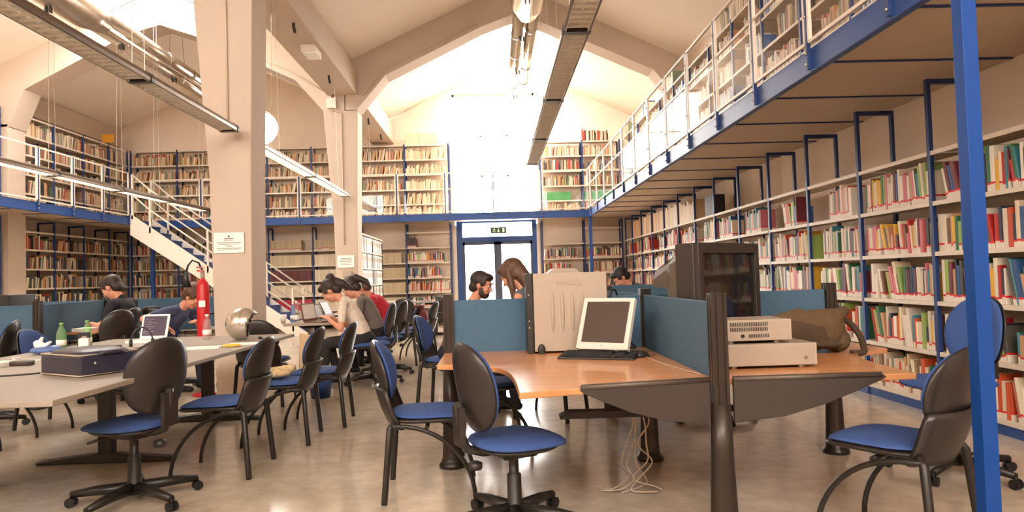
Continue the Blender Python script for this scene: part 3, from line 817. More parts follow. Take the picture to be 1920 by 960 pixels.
# ------------------------------------------------------------------ ventilation ducts
def ducts(label, x, z, y0, ymid, y1, short):
    t = thing('ventilation_duct', label, 'duct', (x, y0, z))
    B().lathe([(.29, 0), (.29, ymid - y0 - .5), (.2, ymid - y0)], (0, 0, 0), 24, 'Y').build('main_duct', STEEL, t)
    for s, e in ((-.13, y1), (.13, short)):
        d = B().tube([(s, ymid - y0 - .15, -.06 if s < 0 else .04), (s, e - y0, -.06 if s < 0 else .04)], .105, 18).build('branch_duct', STEEL, t)
        yy = ymid - y0 + .9
        while yy < e - y0 - .1:
            B().lathe([(.109, -.03), (.113, -.02), (.113, .02), (.109, .03)], (s, yy, -.06 if s < 0 else .04), 18, 'Y').build('duct_band', STEEL, d)
            yy += 1.1
    yy = 1.2
    while y0 + yy < y1:
        k = .3 if y0 + yy < ymid - .4 else .17
        for s in (-1, 1): B().tube([(s * k, yy, 0), (s * k * .5, yy, 6.95 - z)], .004, 5).build('hanger', DARKM, t)
        for s in (-.03, .03): B().box(-.05 + s - .012, -.05 + s + .012, yy - .03, yy + .03, -.36 if k > .2 else -.24, -.28 if k > .2 else -.15).build('clip', DARK, t)
        yy += 2.0
    return t
ducts('silver ventilation duct with twin pipes under the stair-side ridge', -6.45, 5.7, 3.0, 11.5, 18.2, 15.6)
ducts('silver ventilation duct with twin pipes under the reading-side ridge', .68, 5.7, 3.0, 11.4, 17.6, 16.4)

# ------------------------------------------------------------------ small fittings on the structure
t = thing('emergency_light', 'small white emergency light fixed under the valley beam', 'light', (-2.78, 10.75, 4.92))
B().box(-.11, .11, -.2, .2, -.12, 0).build('casing', WHITE, t, .01); B().box(-.08, .12, -.17, .17, -.13, -.115).build('diffuser', mat('white_diffuser', (250, 248, 240), rough=.4), t)  # diffuser has a plain off-white surface colour
t = thing('junction_box', 'small white junction box on the slim column head', 'electrical box', (-3.1, 13.5, 4.75))
B().box(-.09, .09, -.08, 0, -.1, .1).build('casing', WHITE, t, .006)
B().tube([(0, -.04, .1), (.05, -.04, .3), (-.08, -.04, .38)], .012).build('conduit', DARKM, t)
def conduit(label, pts, r=.012):
    o = B().tube(pts, r, 8).build('conduit', mat('painted_conduit', (206, 184, 160), rough=.5), None)
    tag(o, label, 'conduit'); return o
conduit('vertical conduit running up the front column to the strip lamp', [(-2.9, 7.60, 2.95), (-2.9, 7.585, 4.3), (-2.9, 7.575, 4.9)])
conduit('vertical conduit running down the slim column', [(-2.92, 13.505, 1.95), (-2.92, 13.49, 3.2), (-2.92, 13.485, 4.55), (-3.1, 13.47, 4.62)])
conduit('thin conduit along the reading-side portal beam', [(-2.5, 13.47, 4.9), (-2.05, 13.47, 5.42), (-1.0, 13.47, 5.92), (-.2, 13.47, 6.3)])
conduit('conduit beneath the stair-side portal beam', [(-3.25, 13.47, 5.0), (-3.9, 13.47, 5.42), (-5.2, 13.47, 6.05)])
for ci, (x, y, z) in enumerate(((-2.75, 9.7, 4.9), (-2.85, 12.2, 4.9), (-2.75, 15.5, 4.9), (-2.75, 17.2, 4.9))):
    o = B().tube([(x, y, z + .02), (x, y, z - .03), (x + .02, y, z - .12)], .022, 8).build('cable_clip', DARK, None)
    tag(o, 'small black cable clip under the valley beam, %s from the camera' % ORD(ci), 'clip', 'cable clips under the valley beam')
def notice(label, x, y, z, w, h, lines):
    t = thing('paper_notice', label, 'notice', (x, y, z))
    B().box(-w / 2, w / 2, -.003, 0, -h / 2, h / 2).build('sheet', PAPER, t)
    for (u, v, lw, lh) in lines:
        B().box(u - lw / 2, u + lw / 2, -.0045, -.003, v - lh / 2, v + lh / 2).build('print_line', INK, t, fast=True)
notice('white printed notice taped to the front column', -2.91, 7.606, 1.68, .33, .225,
       [(0, .07, .02, .022), (0, .044, .1, .01), (0, .024, .1, .005), (0, .0, .26, .006), (0, -.018, .22, .004), (0, -.038, .07, .007), (0, -.062, .27, .006), (0, -.08, .24, .004)])
notice('white printed notice taped to the slim column', -2.9, 13.508, 1.62, .33, .24, [(0, .06, .2, .012), (0, .03, .24, .008), (0, .0, .24, .008), (0, -.03, .22, .008), (0, -.06, .2, .008)])
tag(B().box(-.09, .09, -.05, 0, -.06, .06).build('wall_box', BEIGE, None, .006, loc=(-2.87, 13.515, 1.38)), 'small beige socket box below the notice on the slim column', 'electrical box')
# exit sign
t = thing('exit_sign', 'green emergency exit sign hanging above the doors', 'sign', (.15, YG + .1, 2.42))
GRN = mat('sign_green', (46, 84, 48), rough=.5)
B().box(-.2, .2, -.02, .02, -.09, .07).build('panel', GRN, t)
for s in (-.13, .13): B().tube([(s, 0, .07), (s, 0, .26)], .004, 5).build('hanger', STEEL, t)
sg = B().box(-.012, .012, -.024, -.021, -.02, .05)
sg.xprism([(-.045, -.02), (.045, -.02), (0, -.07)], (0, -.024, 0), (1, 0, 0), (0, 0, 1), (0, 1, 0), .003); sg.build('arrow', PAPER, t)
B().box(.1, .15, -.024, -.021, -.06, .05).build('door_symbol', PAPER, t)
rm = B().ell((-.1, -.022, .042), (.013, .003, .013), None, 10, 6)
for (p, q) in (((-.105, .03), (-.115, -.015)), ((-.115, -.015), (-.085, -.035)), ((-.085, -.035), (-.09, -.065)), ((-.115, -.015), (-.14, -.05)), ((-.105, .022), (-.08, .0)), ((-.105, .022), (-.135, .005))):
    rm.bar((p[0], -.0225, p[1]), (q[0], -.0225, q[1]), .003, .012, (1, 0, 1))
rm.build('running_figure', PAPER, t)
# fire extinguisher
t = thing('fire_extinguisher', 'tall red fire extinguisher with black horn beside the front column', 'extinguisher', (-3.25, 7.72, .0))
RED = mat('red_paint', (196, 30, 34), rough=.35)
B().lathe([(.01, .5), (.062, .5), (.066, .53), (.066, 1.2), (.055, 1.25), (.03, 1.28), (.02, 1.3)], (0, 0, 0), 24).build('cylinder', RED, t)
B().box(-.02, .05, -.069, -.062, .98, 1.05).build('label', PAPER, t)
B().lathe([(.02, 1.29), (.024, 1.32), (.024, 1.37), (.012, 1.4)], (0, 0, 0), 14).build('valve', BEIGE, t)
B().box(-.012, .012, -.12, .02, 1.37, 1.39).box(-.012, .012, -.13, .02, 1.41, 1.425).build('handle', RED, t)
B().tube([(0, 0, 1.38), (-.03, -.03, 1.47), (-.09, -.05, 1.5), (-.14, -.05, 1.44), (-.16, -.05, 1.36)], .011).build('hose', BLACK, t)
B().lathe([(.012, .0), (.02, -.04), (.03, -.09), (.055, -.2), (.05, -.2)], (-.16, -.05, 1.4), 16).build('horn', DARK, t)
B().tube([(0, .06, .9), (.12, .08, .9)], .012).tube([(0, .06, 1.15), (.12, .08, 1.15)], .012).build('bracket', DARKM, t)
B().lathe([(.12, 0), (.12, .02), (.025, .03), (.025, .5)], (0, 0, 0), 18).build('stand', RED, t)
# ------------------------------------------------------------------ chairs (facing +x in their own frame)
CH_N = [0]
SHELL = mat('chair_shell_plastic', (44, 38, 35), rough=.33, noise=.05, nscale=40)
def visitor_chair(loc, rz, label):
    t = thing('visitor_chair', label, 'chair', (loc[0], loc[1], 0), rz, 'four-legged blue visitor chairs')
    wf = lambda u, v: -.022 * max(0, u) ** 3 * 1.0
    B().pad((.02, 0, .448), (1, 0, 0), (0, 1, 0), (0, 0, 1), .225, .215, .022, .004, 3.4, vf=lambda u, v: -.03 * max(0, u - .3) ** 2 + .012 * max(0, -u - .4)).build('seat', FABB, t)
    B().pad((.015, 0, .436), (1, 0, 0), (0, 1, 0), (0, 0, 1), .235, .228, .010, .028, 3.6, vf=lambda u, v: -.03 * max(0, u - .3) ** 2).build('seat_shell', SHELL, t)
    tl = math.radians(14); N = Vector((math.cos(tl), 0, math.sin(tl))); V = Vector((-math.sin(tl), 0, math.cos(tl)))
    c = Vector((-.265, 0, .69))
    B().pad(c + N * .012, (0, 1, 0), V, N, .2, .17, .022, .004, 2.2, .05, 0, tap=-.1).build('backrest', FABB, t)
    B().pad(c, (0, 1, 0), V, N, .213, .183, .008, .028, 2.2, .05, 0, tap=-.1).build('back_shell', SHELL, t)
    # lower shell wrapping from seat to back
    b = B(); vs = []; nu = 12; rows = [(.385, .195, -.2), (.43, .212, -.222), (.48, .222, -.245), (.53, .222, -.262), (.58, .215, -.276), (.61, .2, -.284)]
    for (z, w, x) in rows:
        for off in (0, -.02):
            for k in range(nu + 1):
                u = -1 + 2 * k / nu
                vs.append((x + .075 * u * u + off, w * u, z))
    n2 = 2 * (nu + 1); fs = []
    for r in range(len(rows) - 1):
        for k in range(nu):
            a0 = r * n2 + k; fs.append((a0, a0 + 1, a0 + 1 + n2, a0 + n2))
            a1 = r * n2 + nu + 1 + k; fs.append((a1 + n2, a1 + 1 + n2, a1 + 1, a1))
        for e in (0, nu):
            a0 = r * n2 + e; fs.append((a0, a0 + n2, a0 + n2 + nu + 1, a0 + nu + 1))
    for r in (0, len(rows) - 1):
        for k in range(nu):
            a0 = r * n2 + k; fs.append((a0, a0 + nu + 1, a0 + nu + 2, a0 + 1))
    b.add(vs, fs, True); b.build('lower_back_shell', SHELL, t)
    for s in (-1, 1):
        B().tube([(-.17, s * .195, .44), (-.2, s * .212, .4), (-.235, s * .238, .015), (-.236, s * .239, 0)], [.017, .0185, .0175, .0175], 10).build('leg', DARKM, t)
        pts = []
        for k in range(13):
            a = math.pi / 2 * k / 12
            pts.append((-.17 + .425 * math.sin(a), s * .222, .412 * math.cos(a)))
        B().tube([(-.2, s * .21, .412)] + pts, .0125, 10).build('leg', DARKM, t)
    B().tube([(.0, -.215, .395), (.0, .215, .395)], .012, 8).build('crossbar', DARKM, t)
    return t
def swivel_chair(loc, rz, label, dz=0.0, base=.335):
    t = thing('swivel_chair', label, 'chair', (loc[0], loc[1], 0), rz, 'blue swivel chairs on castors')
    z = .47 + dz
    B().pad((.02, 0, z - .005), (1, 0, 0), (0, 1, 0), (0, 0, 1), .225, .23, .03, .02, 2.6, vf=lambda u, v: -.025 * max(0, u - .2) ** 2).build('seat', FABB, t)
    B().pad((.01, 0, z - .022), (1, 0, 0), (0, 1, 0), (0, 0, 1), .2, .205, .004, .03, 2.6).build('seat_pan', SHELL, t)
    tl = math.radians(10); N = Vector((math.cos(tl), 0, math.sin(tl))); V = Vector((-math.sin(tl), 0, math.cos(tl)))
    c = Vector((-.235, 0, z + .265))
    B().pad(c + N * .01, (0, 1, 0), V, N, .195, .21, .03, .004, 2.25, .06, .012, tap=-.02).build('backrest', FABB, t)
    B().pad(c, (0, 1, 0), V, N, .203, .218, .008, .03, 2.25, .06, .012, tap=-.02).build('back_shell', SHELL, t)
    B().tube([(.0, 0, z - .045), (-.16, 0, z - .045), (-.24, 0, z - .02), (-.268, 0, z + .05), (-.275, 0, z + .2)], .022, 10).box(-.29, -.262, -.045, .045, z + .0, z + .18).build('back_bracket', SHELL, t)
    B().lathe([(.03, -.1), (.034, -.09), (.034, -.07), (.01, -.06)], (-.2, 0, z - .02), 12).build('knob', DARK, t)
    B().tube([(.02, .1, z - .05), (.02, .26, z - .06)], .008).build('lever', DARK, t)
    B().box(-.08, .1, -.07, .07, z - .085, z - .045).build('mechanism', DARKM, t, .01)
    B().lathe([(.02, z - .07), (.024, z - .1), (.024, .26), (.034, .255), (.036, .11), (.05, .1), (.05, .055), (.02, .05)], (0, 0, 0), 18).build('gas_column', DARKM, t)
    for k in range(5):
        a = 2 * math.pi * k / 5 + .5; ca, sa = math.cos(a), math.sin(a)
        B().tube([(ca * .03, sa * .03, .088), (ca * base * .6, sa * base * .6, .082), (ca * base, sa * base, .068)], [.034, .028, .019], 8).build('base_arm', DARKM, t)
        cs = B()
        for s in (-1, 1): cs.tube([(ca * base - sa * s * .008, sa * base + ca * s * .008, .027), (ca * base - sa * s * .024, sa * base + ca * s * .024, .027)], .027, 14, True, False)
        cs.tube([(ca * base, sa * base, .03), (ca * base, sa * base, .07)], .008)
        cs.build('castor', BLACK, t)
    return t
R = math.radians
visitor_chair((-.40, 3.98), R(3), 'blue visitor chair facing the curved wooden desk, side on')
swivel_chair((.07, 3.33), R(24), 'blue swivel chair with dark oval back in front of the wooden desk', -.045)
swivel_chair((-2.05, 3.93), R(156), 'swivel chair seen from behind at the near end of the grey table', -.02)
visitor_chair((-1.79, 4.56), R(180), 'blue visitor chair tucked at the grey table nearest the leather bag')
visitor_chair((-1.66, 5.38), R(183), 'blue visitor chair with a patterned bag on its seat')
visitor_chair((-1.52, 5.97), R(183), 'visitor chair just behind the one holding the patterned bag')
visitor_chair((-.05, 4.98), R(8), 'blue visitor chair behind the post of the wooden desk')
swivel_chair((2.62, 3.9), R(190), 'blue swivel chair with oval back beyond the blue pillar', .06)
visitor_chair((1.74, 2.98), R(126), 'blue visitor chair with its dark back to the camera by the blue pillar')
visitor_chair((-4.05, 5.55), R(2), 'blue visitor chair across the grey table beside the green bottles')
swivel_chair((-4.62, 6.3), R(200), 'dark backed swivel chair at the frame edge behind the grey table', .0)
visitor_chair((-3.98, 6.35), R(0), 'blue visitor chair across the grey table beyond the green bottles')
swivel_chair((-4.3, 7.72), R(150), 'black oval backed chair just before the man in the polo shirt', .03)
swivel_chair((-4.55, 8.35), R(172), 'swivel chair under the man in the black polo shirt', .03)
swivel_chair((-4.42, 9.02), R(110), 'blue backed swivel chair beyond the man in the polo shirt', .03)
swivel_chair((-3.78, 8.25), R(-20), 'swivel chair under the man in the blue t-shirt', .0)
swivel_chair((-3.42, 4.2), R(60), 'swivel chair whose star base shows under the near end of the grey table', -.02)
swivel_chair((-1.46, 8.2), R(184), 'blue swivel chair under the woman in the white top', .0)
swivel_chair((-1.42, 9.0), R(172), 'swivel chair under the student in the grey top', .0)
visitor_chair((-1.36, 9.95), R(180), 'visitor chair with a maroon jacket under the man in red')
visitor_chair((-1.2, 10.75), R(175), 'empty visitor chair just past the man in red')
visitor_chair((-1.7, 13.4), R(80), 'dark round-backed chair by the white table near the doors')
visitor_chair((-1.05, 13.2), R(110), 'dark chair nearer the doors beside the white table')
visitor_chair((-.46, 6.52), R(-12), 'chair under the bearded man')
visitor_chair((.47, 5.92), R(152), 'chair under the long-haired woman')
swivel_chair((1.95, 9.5), R(200), 'chair under the person in dark behind the far screen', .0)
swivel_chair((1.75, 5.6), R(250), 'swivel chair whose castors show under the wooden desk', -.03)
visitor_chair((-2.35, 7.05), R(90), 'visitor chair at the end of the dark table by the front column')

# ------------------------------------------------------------------ tables
def t_table(label, x0, x1, y0, y1, legs, top, z=.73, th=.028):
    t = thing('reading_table', label, 'table', ((x0 + x1) / 2, (y0 + y1) / 2, 0))
    cx, cy = (x0 + x1) / 2, (y0 + y1) / 2
    B().box(x0 - cx, x1 - cx, y0 - cy, y1 - cy, z - th, z).build('tabletop', top, t, .004)
    for (lx, ly, half) in legs:
        lx -= cx; ly -= cy
        l = B().box(lx - .05, lx + .05, ly - .035, ly + .035, .05, z - th).build('leg', DARKM, t, .01)
        B().xprism([(-half, 0), (half, 0), (half, .025), (.08, .065), (-.08, .065), (-half, .025)], (lx, ly - .04, 0), (1, 0, 0), (0, 0, 1), (0, 1, 0), .08).build('foot', DARKM, l, .008)
        B().box(lx - half * .75, lx + half * .75, ly - .03, ly + .03, z - th - .05, z - th).build('crossbeam', DARKM, l)
    B().box(legs[0][0] - cx - .02, legs[0][0] - cx + .02, legs[0][1] - cy, legs[-1][1] - cy, z - th - .07, z - th - .02).build('rail', DARKM, t)
    return t
t_table('long light grey reading table covered with bags, bottles and cables', -3.62, -1.92, 3.02, 6.6, [(-2.73, 4.88, .47), (-2.6, 6.25, .47)], GTOP)
t_table('dark edged study table with open laptops by the front column', -2.52, -1.88, 8.2, 11.2, [(-2.2, 8.6, .28), (-2.2, 10.8, .28)], mat('grey_brown_laminate', (168, 150, 132), rough=.4))
t_table('pale table by the glass doors', -2.6, -.95, 14.6, 15.4, [(-2.3, 15, .3), (-1.3, 15, .3)], GTOP, .75)
t_table('wooden desk where the man in the polo shirt reads', -4.86, -4.54, 7.9, 9.1, [(-4.7, 8.05, .14), (-4.7, 8.95, .14)], WOOD)
t_table('cream desk in front of the man in the blue t-shirt', -3.35, -2.8 - .38, 8.15, 9.1, [(-3.26, 8.3, .08), (-3.26, 8.95, .08)], GTOP)
# near screens and wooden desk cluster
POSTM = mat('post_anodised', (58, 50, 44), rough=.35, metal=.5)
def post(parent, x, y, foot=True, h=1.1):
    prof = []
    p = B()
    w = .034; g = .006
    pts = []
    for (sx, sy) in ((-1, -1), (1, -1), (1, 1), (-1, 1)):
        pass
    for s0 in (-1,):
        pts = [(-w, -w), (-.02, -w), (-.02, -w + g), (-.012, -w + g), (-.012, -w), (.012, -w), (.012, -w + g), (.02, -w + g), (.02, -w), (w, -w), (w, -.02), (w - g, -.02), (w - g, -.012), (w, -.012), (w, .012),
               (w - g, .012), (w - g, .02), (w, .02), (w, w), (-w, w), (-w, .02), (-w + g, .02), (-w + g, .012), (-w, .012), (-w, -.012), (-w + g, -.012), (-w + g, -.02), (-w, -.02)]
    o = p.prism([(x + u, y + v) for u, v in pts], .5, h).build('post', POSTM, parent)
    B().box(x - w, x + w, y - w, y + w, h, h + .006).build('post_cap', DARKM, o)
    B().lathe([(.085, 0), (.085, .02), (.07, .035), (.062, .06), (.05, .4), (.046, .62)], (x, y, 0), 20).build('leg_cone', POSTM, o)
    return o
def panel(parent, p0, p1, z0=.62, z1=1.065):
    B().bar((p0[0], p0[1], (z0 + z1) / 2), (p1[0], p1[1], (z0 + z1) / 2), .03, z1 - z0).build('screen_panel', PANELB, parent, .004)
t = thing('desk_screen', 'blue-grey fabric screens on dark posts dividing the wooden desks', 'screen')
PB = (.98, 4.44); PA = (.98, 3.0); PC = (-.3, 4.44); PD = (2.2, 4.44); PE = (.98, 5.9)
for p in (PA, PB, PC, PD, PE): post(t, *p)
for p in (PA, PC, PD, PE):
    dx, dy = p[0] - PB[0], p[1] - PB[1]; L = math.hypot(dx, dy); ux, uy = dx / L, dy / L
    panel(t, (PB[0] + ux * .036, PB[1] + uy * .036), (p[0] - ux * .036, p[1] - uy * .036))
def curve_pts(pts, n=5):
    out = []
    P = [Vector((x, y, 0)) for x, y in pts]
    for i in range(len(P) - 1):
        a, b_, c, d = P[max(i - 1, 0)], P[i], P[i + 1], P[min(i + 2, len(P) - 1)]
        for k in range(n):
            s = k / n
            q = .5 * ((2 * b_) + (c - a) * s + (2 * a - 5 * b_ + 4 * c - d) * s * s + (3 * b_ - a - 3 * c + d) * s ** 3)
            out.append((q.x, q.y))
    out.append(pts[-1]); return out
def ldesk(label, sx, sy, shape):
    t = thing('corner_desk', label, 'desk', (PB[0], PB[1], 0))
    poly = [(sx * (PB[0] - x), sy * (PB[1] - y)) for x, y in shape]
    if sx * sy < 0: poly = poly[::-1]
    # shape is given for the quadrant towards -x,-y; mirror
    poly = [(-u, -v) for u, v in poly]
    B().prism(poly, .702, .73).build('desktop', WOOD, t, .004)
    e = .02
    return t
SH1 = [(.958, 4.42), (.958, 3.04), (.09, 2.80)] + curve_pts([(.09, 2.80), (.083, 3.12), (.062, 3.40), (.01, 3.6), (-.09, 3.71), (-.21, 3.78), (-.33, 3.82)])[1:] + [(-.33, 4.42)]
d1 = ldesk('curved cherry-wood corner desk carrying the white monitor and computer tower', 1, 1, SH1)
SH2 = [(.958, 4.42), (.958, 3.0), (.12, 2.96)] + curve_pts([(.12, 2.96), (.1, 3.3), (.03, 3.6), (-.09, 3.78), (-.3, 3.9)])[1:] + [(-.3, 4.42)]
d2 = ldesk('curved cherry-wood corner desk carrying the television and the olive bag', -1, 1, SH2)
d3 = ldesk('wooden corner desk behind the computer tower', 1, -1, SH2)
d4 = ldesk('wooden corner desk behind the television', -1, -1, SH2)
# belly-shaped end panels under the near edge
for d, s in ((d1, -1), (d2, 1)):
    pts = [(0, .737), (.58, .737), (.6, .72), (.575, .705), (.5, .67), (.36, .61), (.2, .562), (.0, .54)]
    aa = Vector((-.6, -.10, 0)).normalized() if s < 0 else Vector((.64, -.015, 0)).normalized()
    k_ = 1.0 if s < 0 else 1.12
    B().xprism([(u * k_, v) for u, v in pts], (s * .052, -1.472, 0), aa, (0, 0, 1), (0, 1, 0), .022).build('end_panel', mat('charcoal_panel', (56, 48, 43), rough=.45), d, .004)
    e0 = Vector((s * .052, -1.466, .73)); B().tube([e0, e0 + aa * .58 * k_], .013).build('end_panel_edge', GREYM, d)
    B().box(min(s * .05, s * 1.2), max(s * .05, s * 1.2), -.1, -.05, .62, .70).build('support_beam', DARKM, d)
B().xprism([(-.36, .42), (.3, .42), (.3, .45), (-.3, .46), (-.36, .44)], (-.28, -.7, 0), (1, 0, 0), (0, 0, 1), (0, 1, 0), .08).build('cable_tray', DARKM, d1)
# far screens of the next cluster and of the stair side
t = thing('desk_screen', 'far blue-grey screen hiding the person dressed in dark', 'screen')
for x in (1.28, 2.45): post(t, x, 8.7)
panel(t, (1.31, 8.7), (2.42, 8.7)); 
t2 = t_table('far wooden desk behind the second screen', 1.3, 2.4, 8.74, 9.25, [(1.5, 9.0, .2), (2.2, 9.0, .2)], WOOD)
t = thing('desk_screen', 'blue-grey screens around the desk of the man in the polo shirt', 'screen')
SP = [(-6.1, 9.25), (-5.2, 9.25), (-4.05, 9.6), (-3.3, 9.6), (-4.72, 7.2), (-5.4, 7.2)]
for p in SP: post(t, *p)
for a, b_ in ((0, 1), (1, 2), (2, 3), (1, 4), (4, 5)):
    pa, pb = Vector(SP[a]), Vector(SP[b_]); u = (pb - pa).normalized() * .04
    panel(t, tuple(pa + u), tuple(pb - u))
# ------------------------------------------------------------------ soft shapes (bodies, bags) from fused volumes
def capsule(b, p0, r0, p1, r1, n=14):
    p0, p1 = Vector(p0), Vector(p1); d = p1 - p0; L = d.length
    if L < 1e-5: return b.ell(p0, (r0, r0, r0))
    d /= L
    a = d.cross(Vector((0, 0, 1)))
    if a.length < 1e-3: a = d.cross(Vector((1, 0, 0)))
    a.normalize(); c = d.cross(a)
    rings = []
    for i in range(5):
        t = math.pi / 2 * (1 - i / 4); rings.append((-r0 * math.sin(t), r0 * math.cos(t)))
    for i in range(5):
        t = math.pi / 2 * i / 4; rings.append((L + r1 * math.sin(t), r1 * math.cos(t)))
    vs = []
    for (h, r) in rings:
        r = max(r, 1e-4)
        for k in range(n):
            q = 2 * math.pi * k / n; vs.append(p0 + d * h + (a * math.cos(q) + c * math.sin(q)) * r)
    fs = [tuple(range(n))[::-1], tuple(range((len(rings) - 1) * n, len(rings) * n))]
    for i in range(len(rings) - 1):
        for k in range(n): fs.append((i * n + k, i * n + (k + 1) % n, (i + 1) * n + (k + 1) % n, (i + 1) * n + k))
    return b.add(vs, fs, True)
def fuse(prims, voxel=.008, smooth=5):
    """prims: ('c', p0, r0, p1, r1, key) or ('e', centre, radii, rot, key) -> one fused mesh + key per face"""
    b = B()
    for p in prims:
        if p[0] == 'c': capsule(b, p[1], p[2], p[3], p[4])
        else: b.ell(p[1], p[2], p[3], 16, 12)
    me = b.mesh('tmp'); o = D.objects.new('tmp', me); COL.objects.link(o)
    md = o.modifiers.new('r', 'REMESH'); md.mode = 'VOXEL'; md.voxel_size = voxel
    ms = o.modifiers.new('s', 'SMOOTH'); ms.factor = .5; ms.iterations = smooth
    dg = bpy.context.evaluated_depsgraph_get(); dg.update()
    out = D.meshes.new_from_object(o.evaluated_get(dg))
    D.objects.remove(o); D.meshes.remove(me)
    n = len(out.polygons); cs = np.empty(n * 3); out.polygons.foreach_get('center', cs); cs = cs.reshape(-1, 3)
    best = np.full(n, 1e9); key = np.zeros(n, int); keys = []
    for p in prims:
        k = p[-1]
        if k not in keys: keys.append(k)
        ki = keys.index(k)
        if p[0] == 'c':
            a, c = np.array(p[1]), np.array(p[3]); d = c - a; L2 = max(d @ d, 1e-9)
            t = np.clip(((cs - a) @ d) / L2, 0, 1)
            dist = np.linalg.norm(cs - (a + t[:, None] * d), axis=1) - (p[2] + t * (p[4] - p[2]))
        else:
            q = cs - np.array(p[1])
            if p[3] is not None: q = q @ np.array(p[3])
            rr = np.array(p[2]); l = np.linalg.norm(q / rr, axis=1)
            dist = (l - 1) * min(rr)
        m = dist < best; best[m] = dist[m]; key[m] = ki
    out.polygons.foreach_set('use_smooth', [True] * n)
    return out, keys, key
def soft(name, prims, mats, parent=None, voxel=.008, smooth=5, loc=None):
    me, keys, key = fuse(prims, voxel, smooth)
    me.materials.clear()
    for k in keys: me.materials.append(mats[k] if isinstance(mats, dict) else mats)
    me.polygons.foreach_set('material_index', key.astype(np.int32))
    me.update()
    return link(name, me, parent, loc=loc)

# ------------------------------------------------------------------ on the wooden desks
t = thing('computer_tower', 'beige computer tower with embossed side panel on the curved desk', 'computer', (.24, 4.2, .73))
B().box(0, .455, 0, .2, .012, .492).build('case', BEIGE, t, .004)
B().box(-.045, 0, -.004, .204, .0, .497).build('front_bezel', DARK, t, .008)
for k in range(4):
    B().ell((.115 + .062 * k, .0, .255), (.0125, .010, .125), None, 16, 16).build('embossed_rib', BEIGE, t)
for x in (.04, .4): B().pad((x, -.004, .02), (1, 0, 0), (0, 0, 1), (0, -1, 0), .024, .04, .02, .005, 2).build('foot', DARK, t)
for z in (.16, .2, .36): B().ell((-.03, -.006, z), (.006, .004, .006), None, 8, 6).build('button', STEEL, t)
def text(body, size, ext, m, parent, loc, rot, align='CENTER', name='lettering'):
    cu = D.curves.new('txt', 'FONT'); cu.body = body; cu.size = size; cu.extrude = ext; cu.align_x = align; cu.align_y = 'CENTER'
    o = D.objects.new('txt', cu); COL.objects.link(o)
    dg = bpy.context.evaluated_depsgraph_get(); dg.update()
    me = D.meshes.new_from_object(o.evaluated_get(dg)); D.objects.remove(o)
    me.materials.clear(); me.materials.append(m)
    k = link(name, me, parent, loc=loc); k.rotation_euler = rot; return k
text('MAXER', .05, .003, BEIGE, t, (.225, -.001, .43), (math.pi / 2, 0, 0))
# white flat monitor
t = thing('flat_monitor', 'white framed flat monitor tilted back beside the computer tower', 'monitor', (.65, 3.99, .73), R(-36))
M = Matrix.Translation((0, 0, .18)) @ Matrix.Rotation(R(-24), 4, 'X')
MW = mat('monitor_white', (216, 206, 194), rough=.35)
def fr(b, x0, x1, z0, z1, y0, y1):
    c = M @ Vector(((x0 + x1) / 2, (y0 + y1) / 2, (z0 + z1) / 2)); Q = M.copy(); Q.translation = c
    return b.obox(Q, x1 - x0, y1 - y0, z1 - z0)
q = B(); fr(q, -.165, -.14, -.155, .16, -.02, .015); fr(q, .14, .165, -.155, .16, -.02, .015); fr(q, -.14, .14, .137, .16, -.02, .015); fr(q, -.14, .14, -.155, -.115, -.02, .015)
fm = q.build('bezel', MW, t, .003)
fr(B(), -.14, .14, -.115, .137, -.014, -.008).build('screen', mat('dark_screen', (74, 62, 56), rough=.3), t)
fr(B(), -.15, .15, -.14, .145, .015, .04).build('rear_cover', DARK, t, .01)
tx = text('LG', .012, .0005, INK, fm, M @ Vector((0, -.0215, -.135)), (math.pi / 2 - R(24), 0, 0), name='maker_mark')
B().tube([(0, .03, .16), (0, .05, .03)], .025, 10).build('stand_neck', DARK, t)
B().lathe([(.1, 0), (.1, .008), (.03, .02)], (0, .05, 0), 24).build('stand_base', DARK, t)
# keyboard
t = thing('keyboard', 'black keyboard in front of the white monitor', 'keyboard', (.58, 3.88, .73), R(-24))
B().xprism([(-.08, 0), (.08, 0), (.08, .026), (.07, .03), (-.07, .014), (-.08, .01)], (-.22, 0, 0), (0, 1, 0), (0, 0, 1), (1, 0, 0), .44).build('body', DARK, t, .003)
for r_ in range(6):
    y = -.062 + r_ * .0235; z = .0155 + (y + .07) / .14 * .016
    for c in range(22):
        x = -.205 + c * .0192
        if r_ == 0 and 4 < c < 10: continue
        if c in (15, 19): continue
        B().box(x, x + .0165, y, y + .0185, z, z + .007).build('key', BLACK, t, fast=True)
    if r_ == 0: B().box(-.205 + 5 * .0192, -.205 + 10 * .0192 - .003, y, y + .0185, z, z + .007).build('key', BLACK, t, fast=True)
t = thing('computer_mouse', 'dark computer mouse at the foot of the blue screen', 'mouse', (.815, 3.86, .73), R(10))
B().pad((0, 0, .001), (1, 0, 0), (0, 1, 0), (0, 0, 1), .055, .032, .034, .0, 2.3, pw=3).build('body', DARK, t)
B().box(.012, .03, -.003, .003, .026, .034).build('wheel', BLACK, t, .001)
def wire(name, label, pts, r, m, cat='cable', n=6, group=None):
    o = B().tube(curve3(pts, n), r, 6).build(name, m, None); tag(o, label, cat, group); return o
def curve3(pts, n=6):
    P = [Vector(p) for p in pts]; out = []
    for i in range(len(P) - 1):
        a, b_, c, d = P[max(i - 1, 0)], P[i], P[i + 1], P[min(i + 2, len(P) - 1)]
        for k in range(n):
            s = k / n; out.append(.5 * ((2 * b_) + (c - a) * s + (2 * a - 5 * b_ + 4 * c - d) * s * s + (3 * b_ - a - 3 * c + d) * s ** 3))
    out.append(P[-1]); return out
CABB = mat('beige_cable', (200, 184, 160), rough=.6)
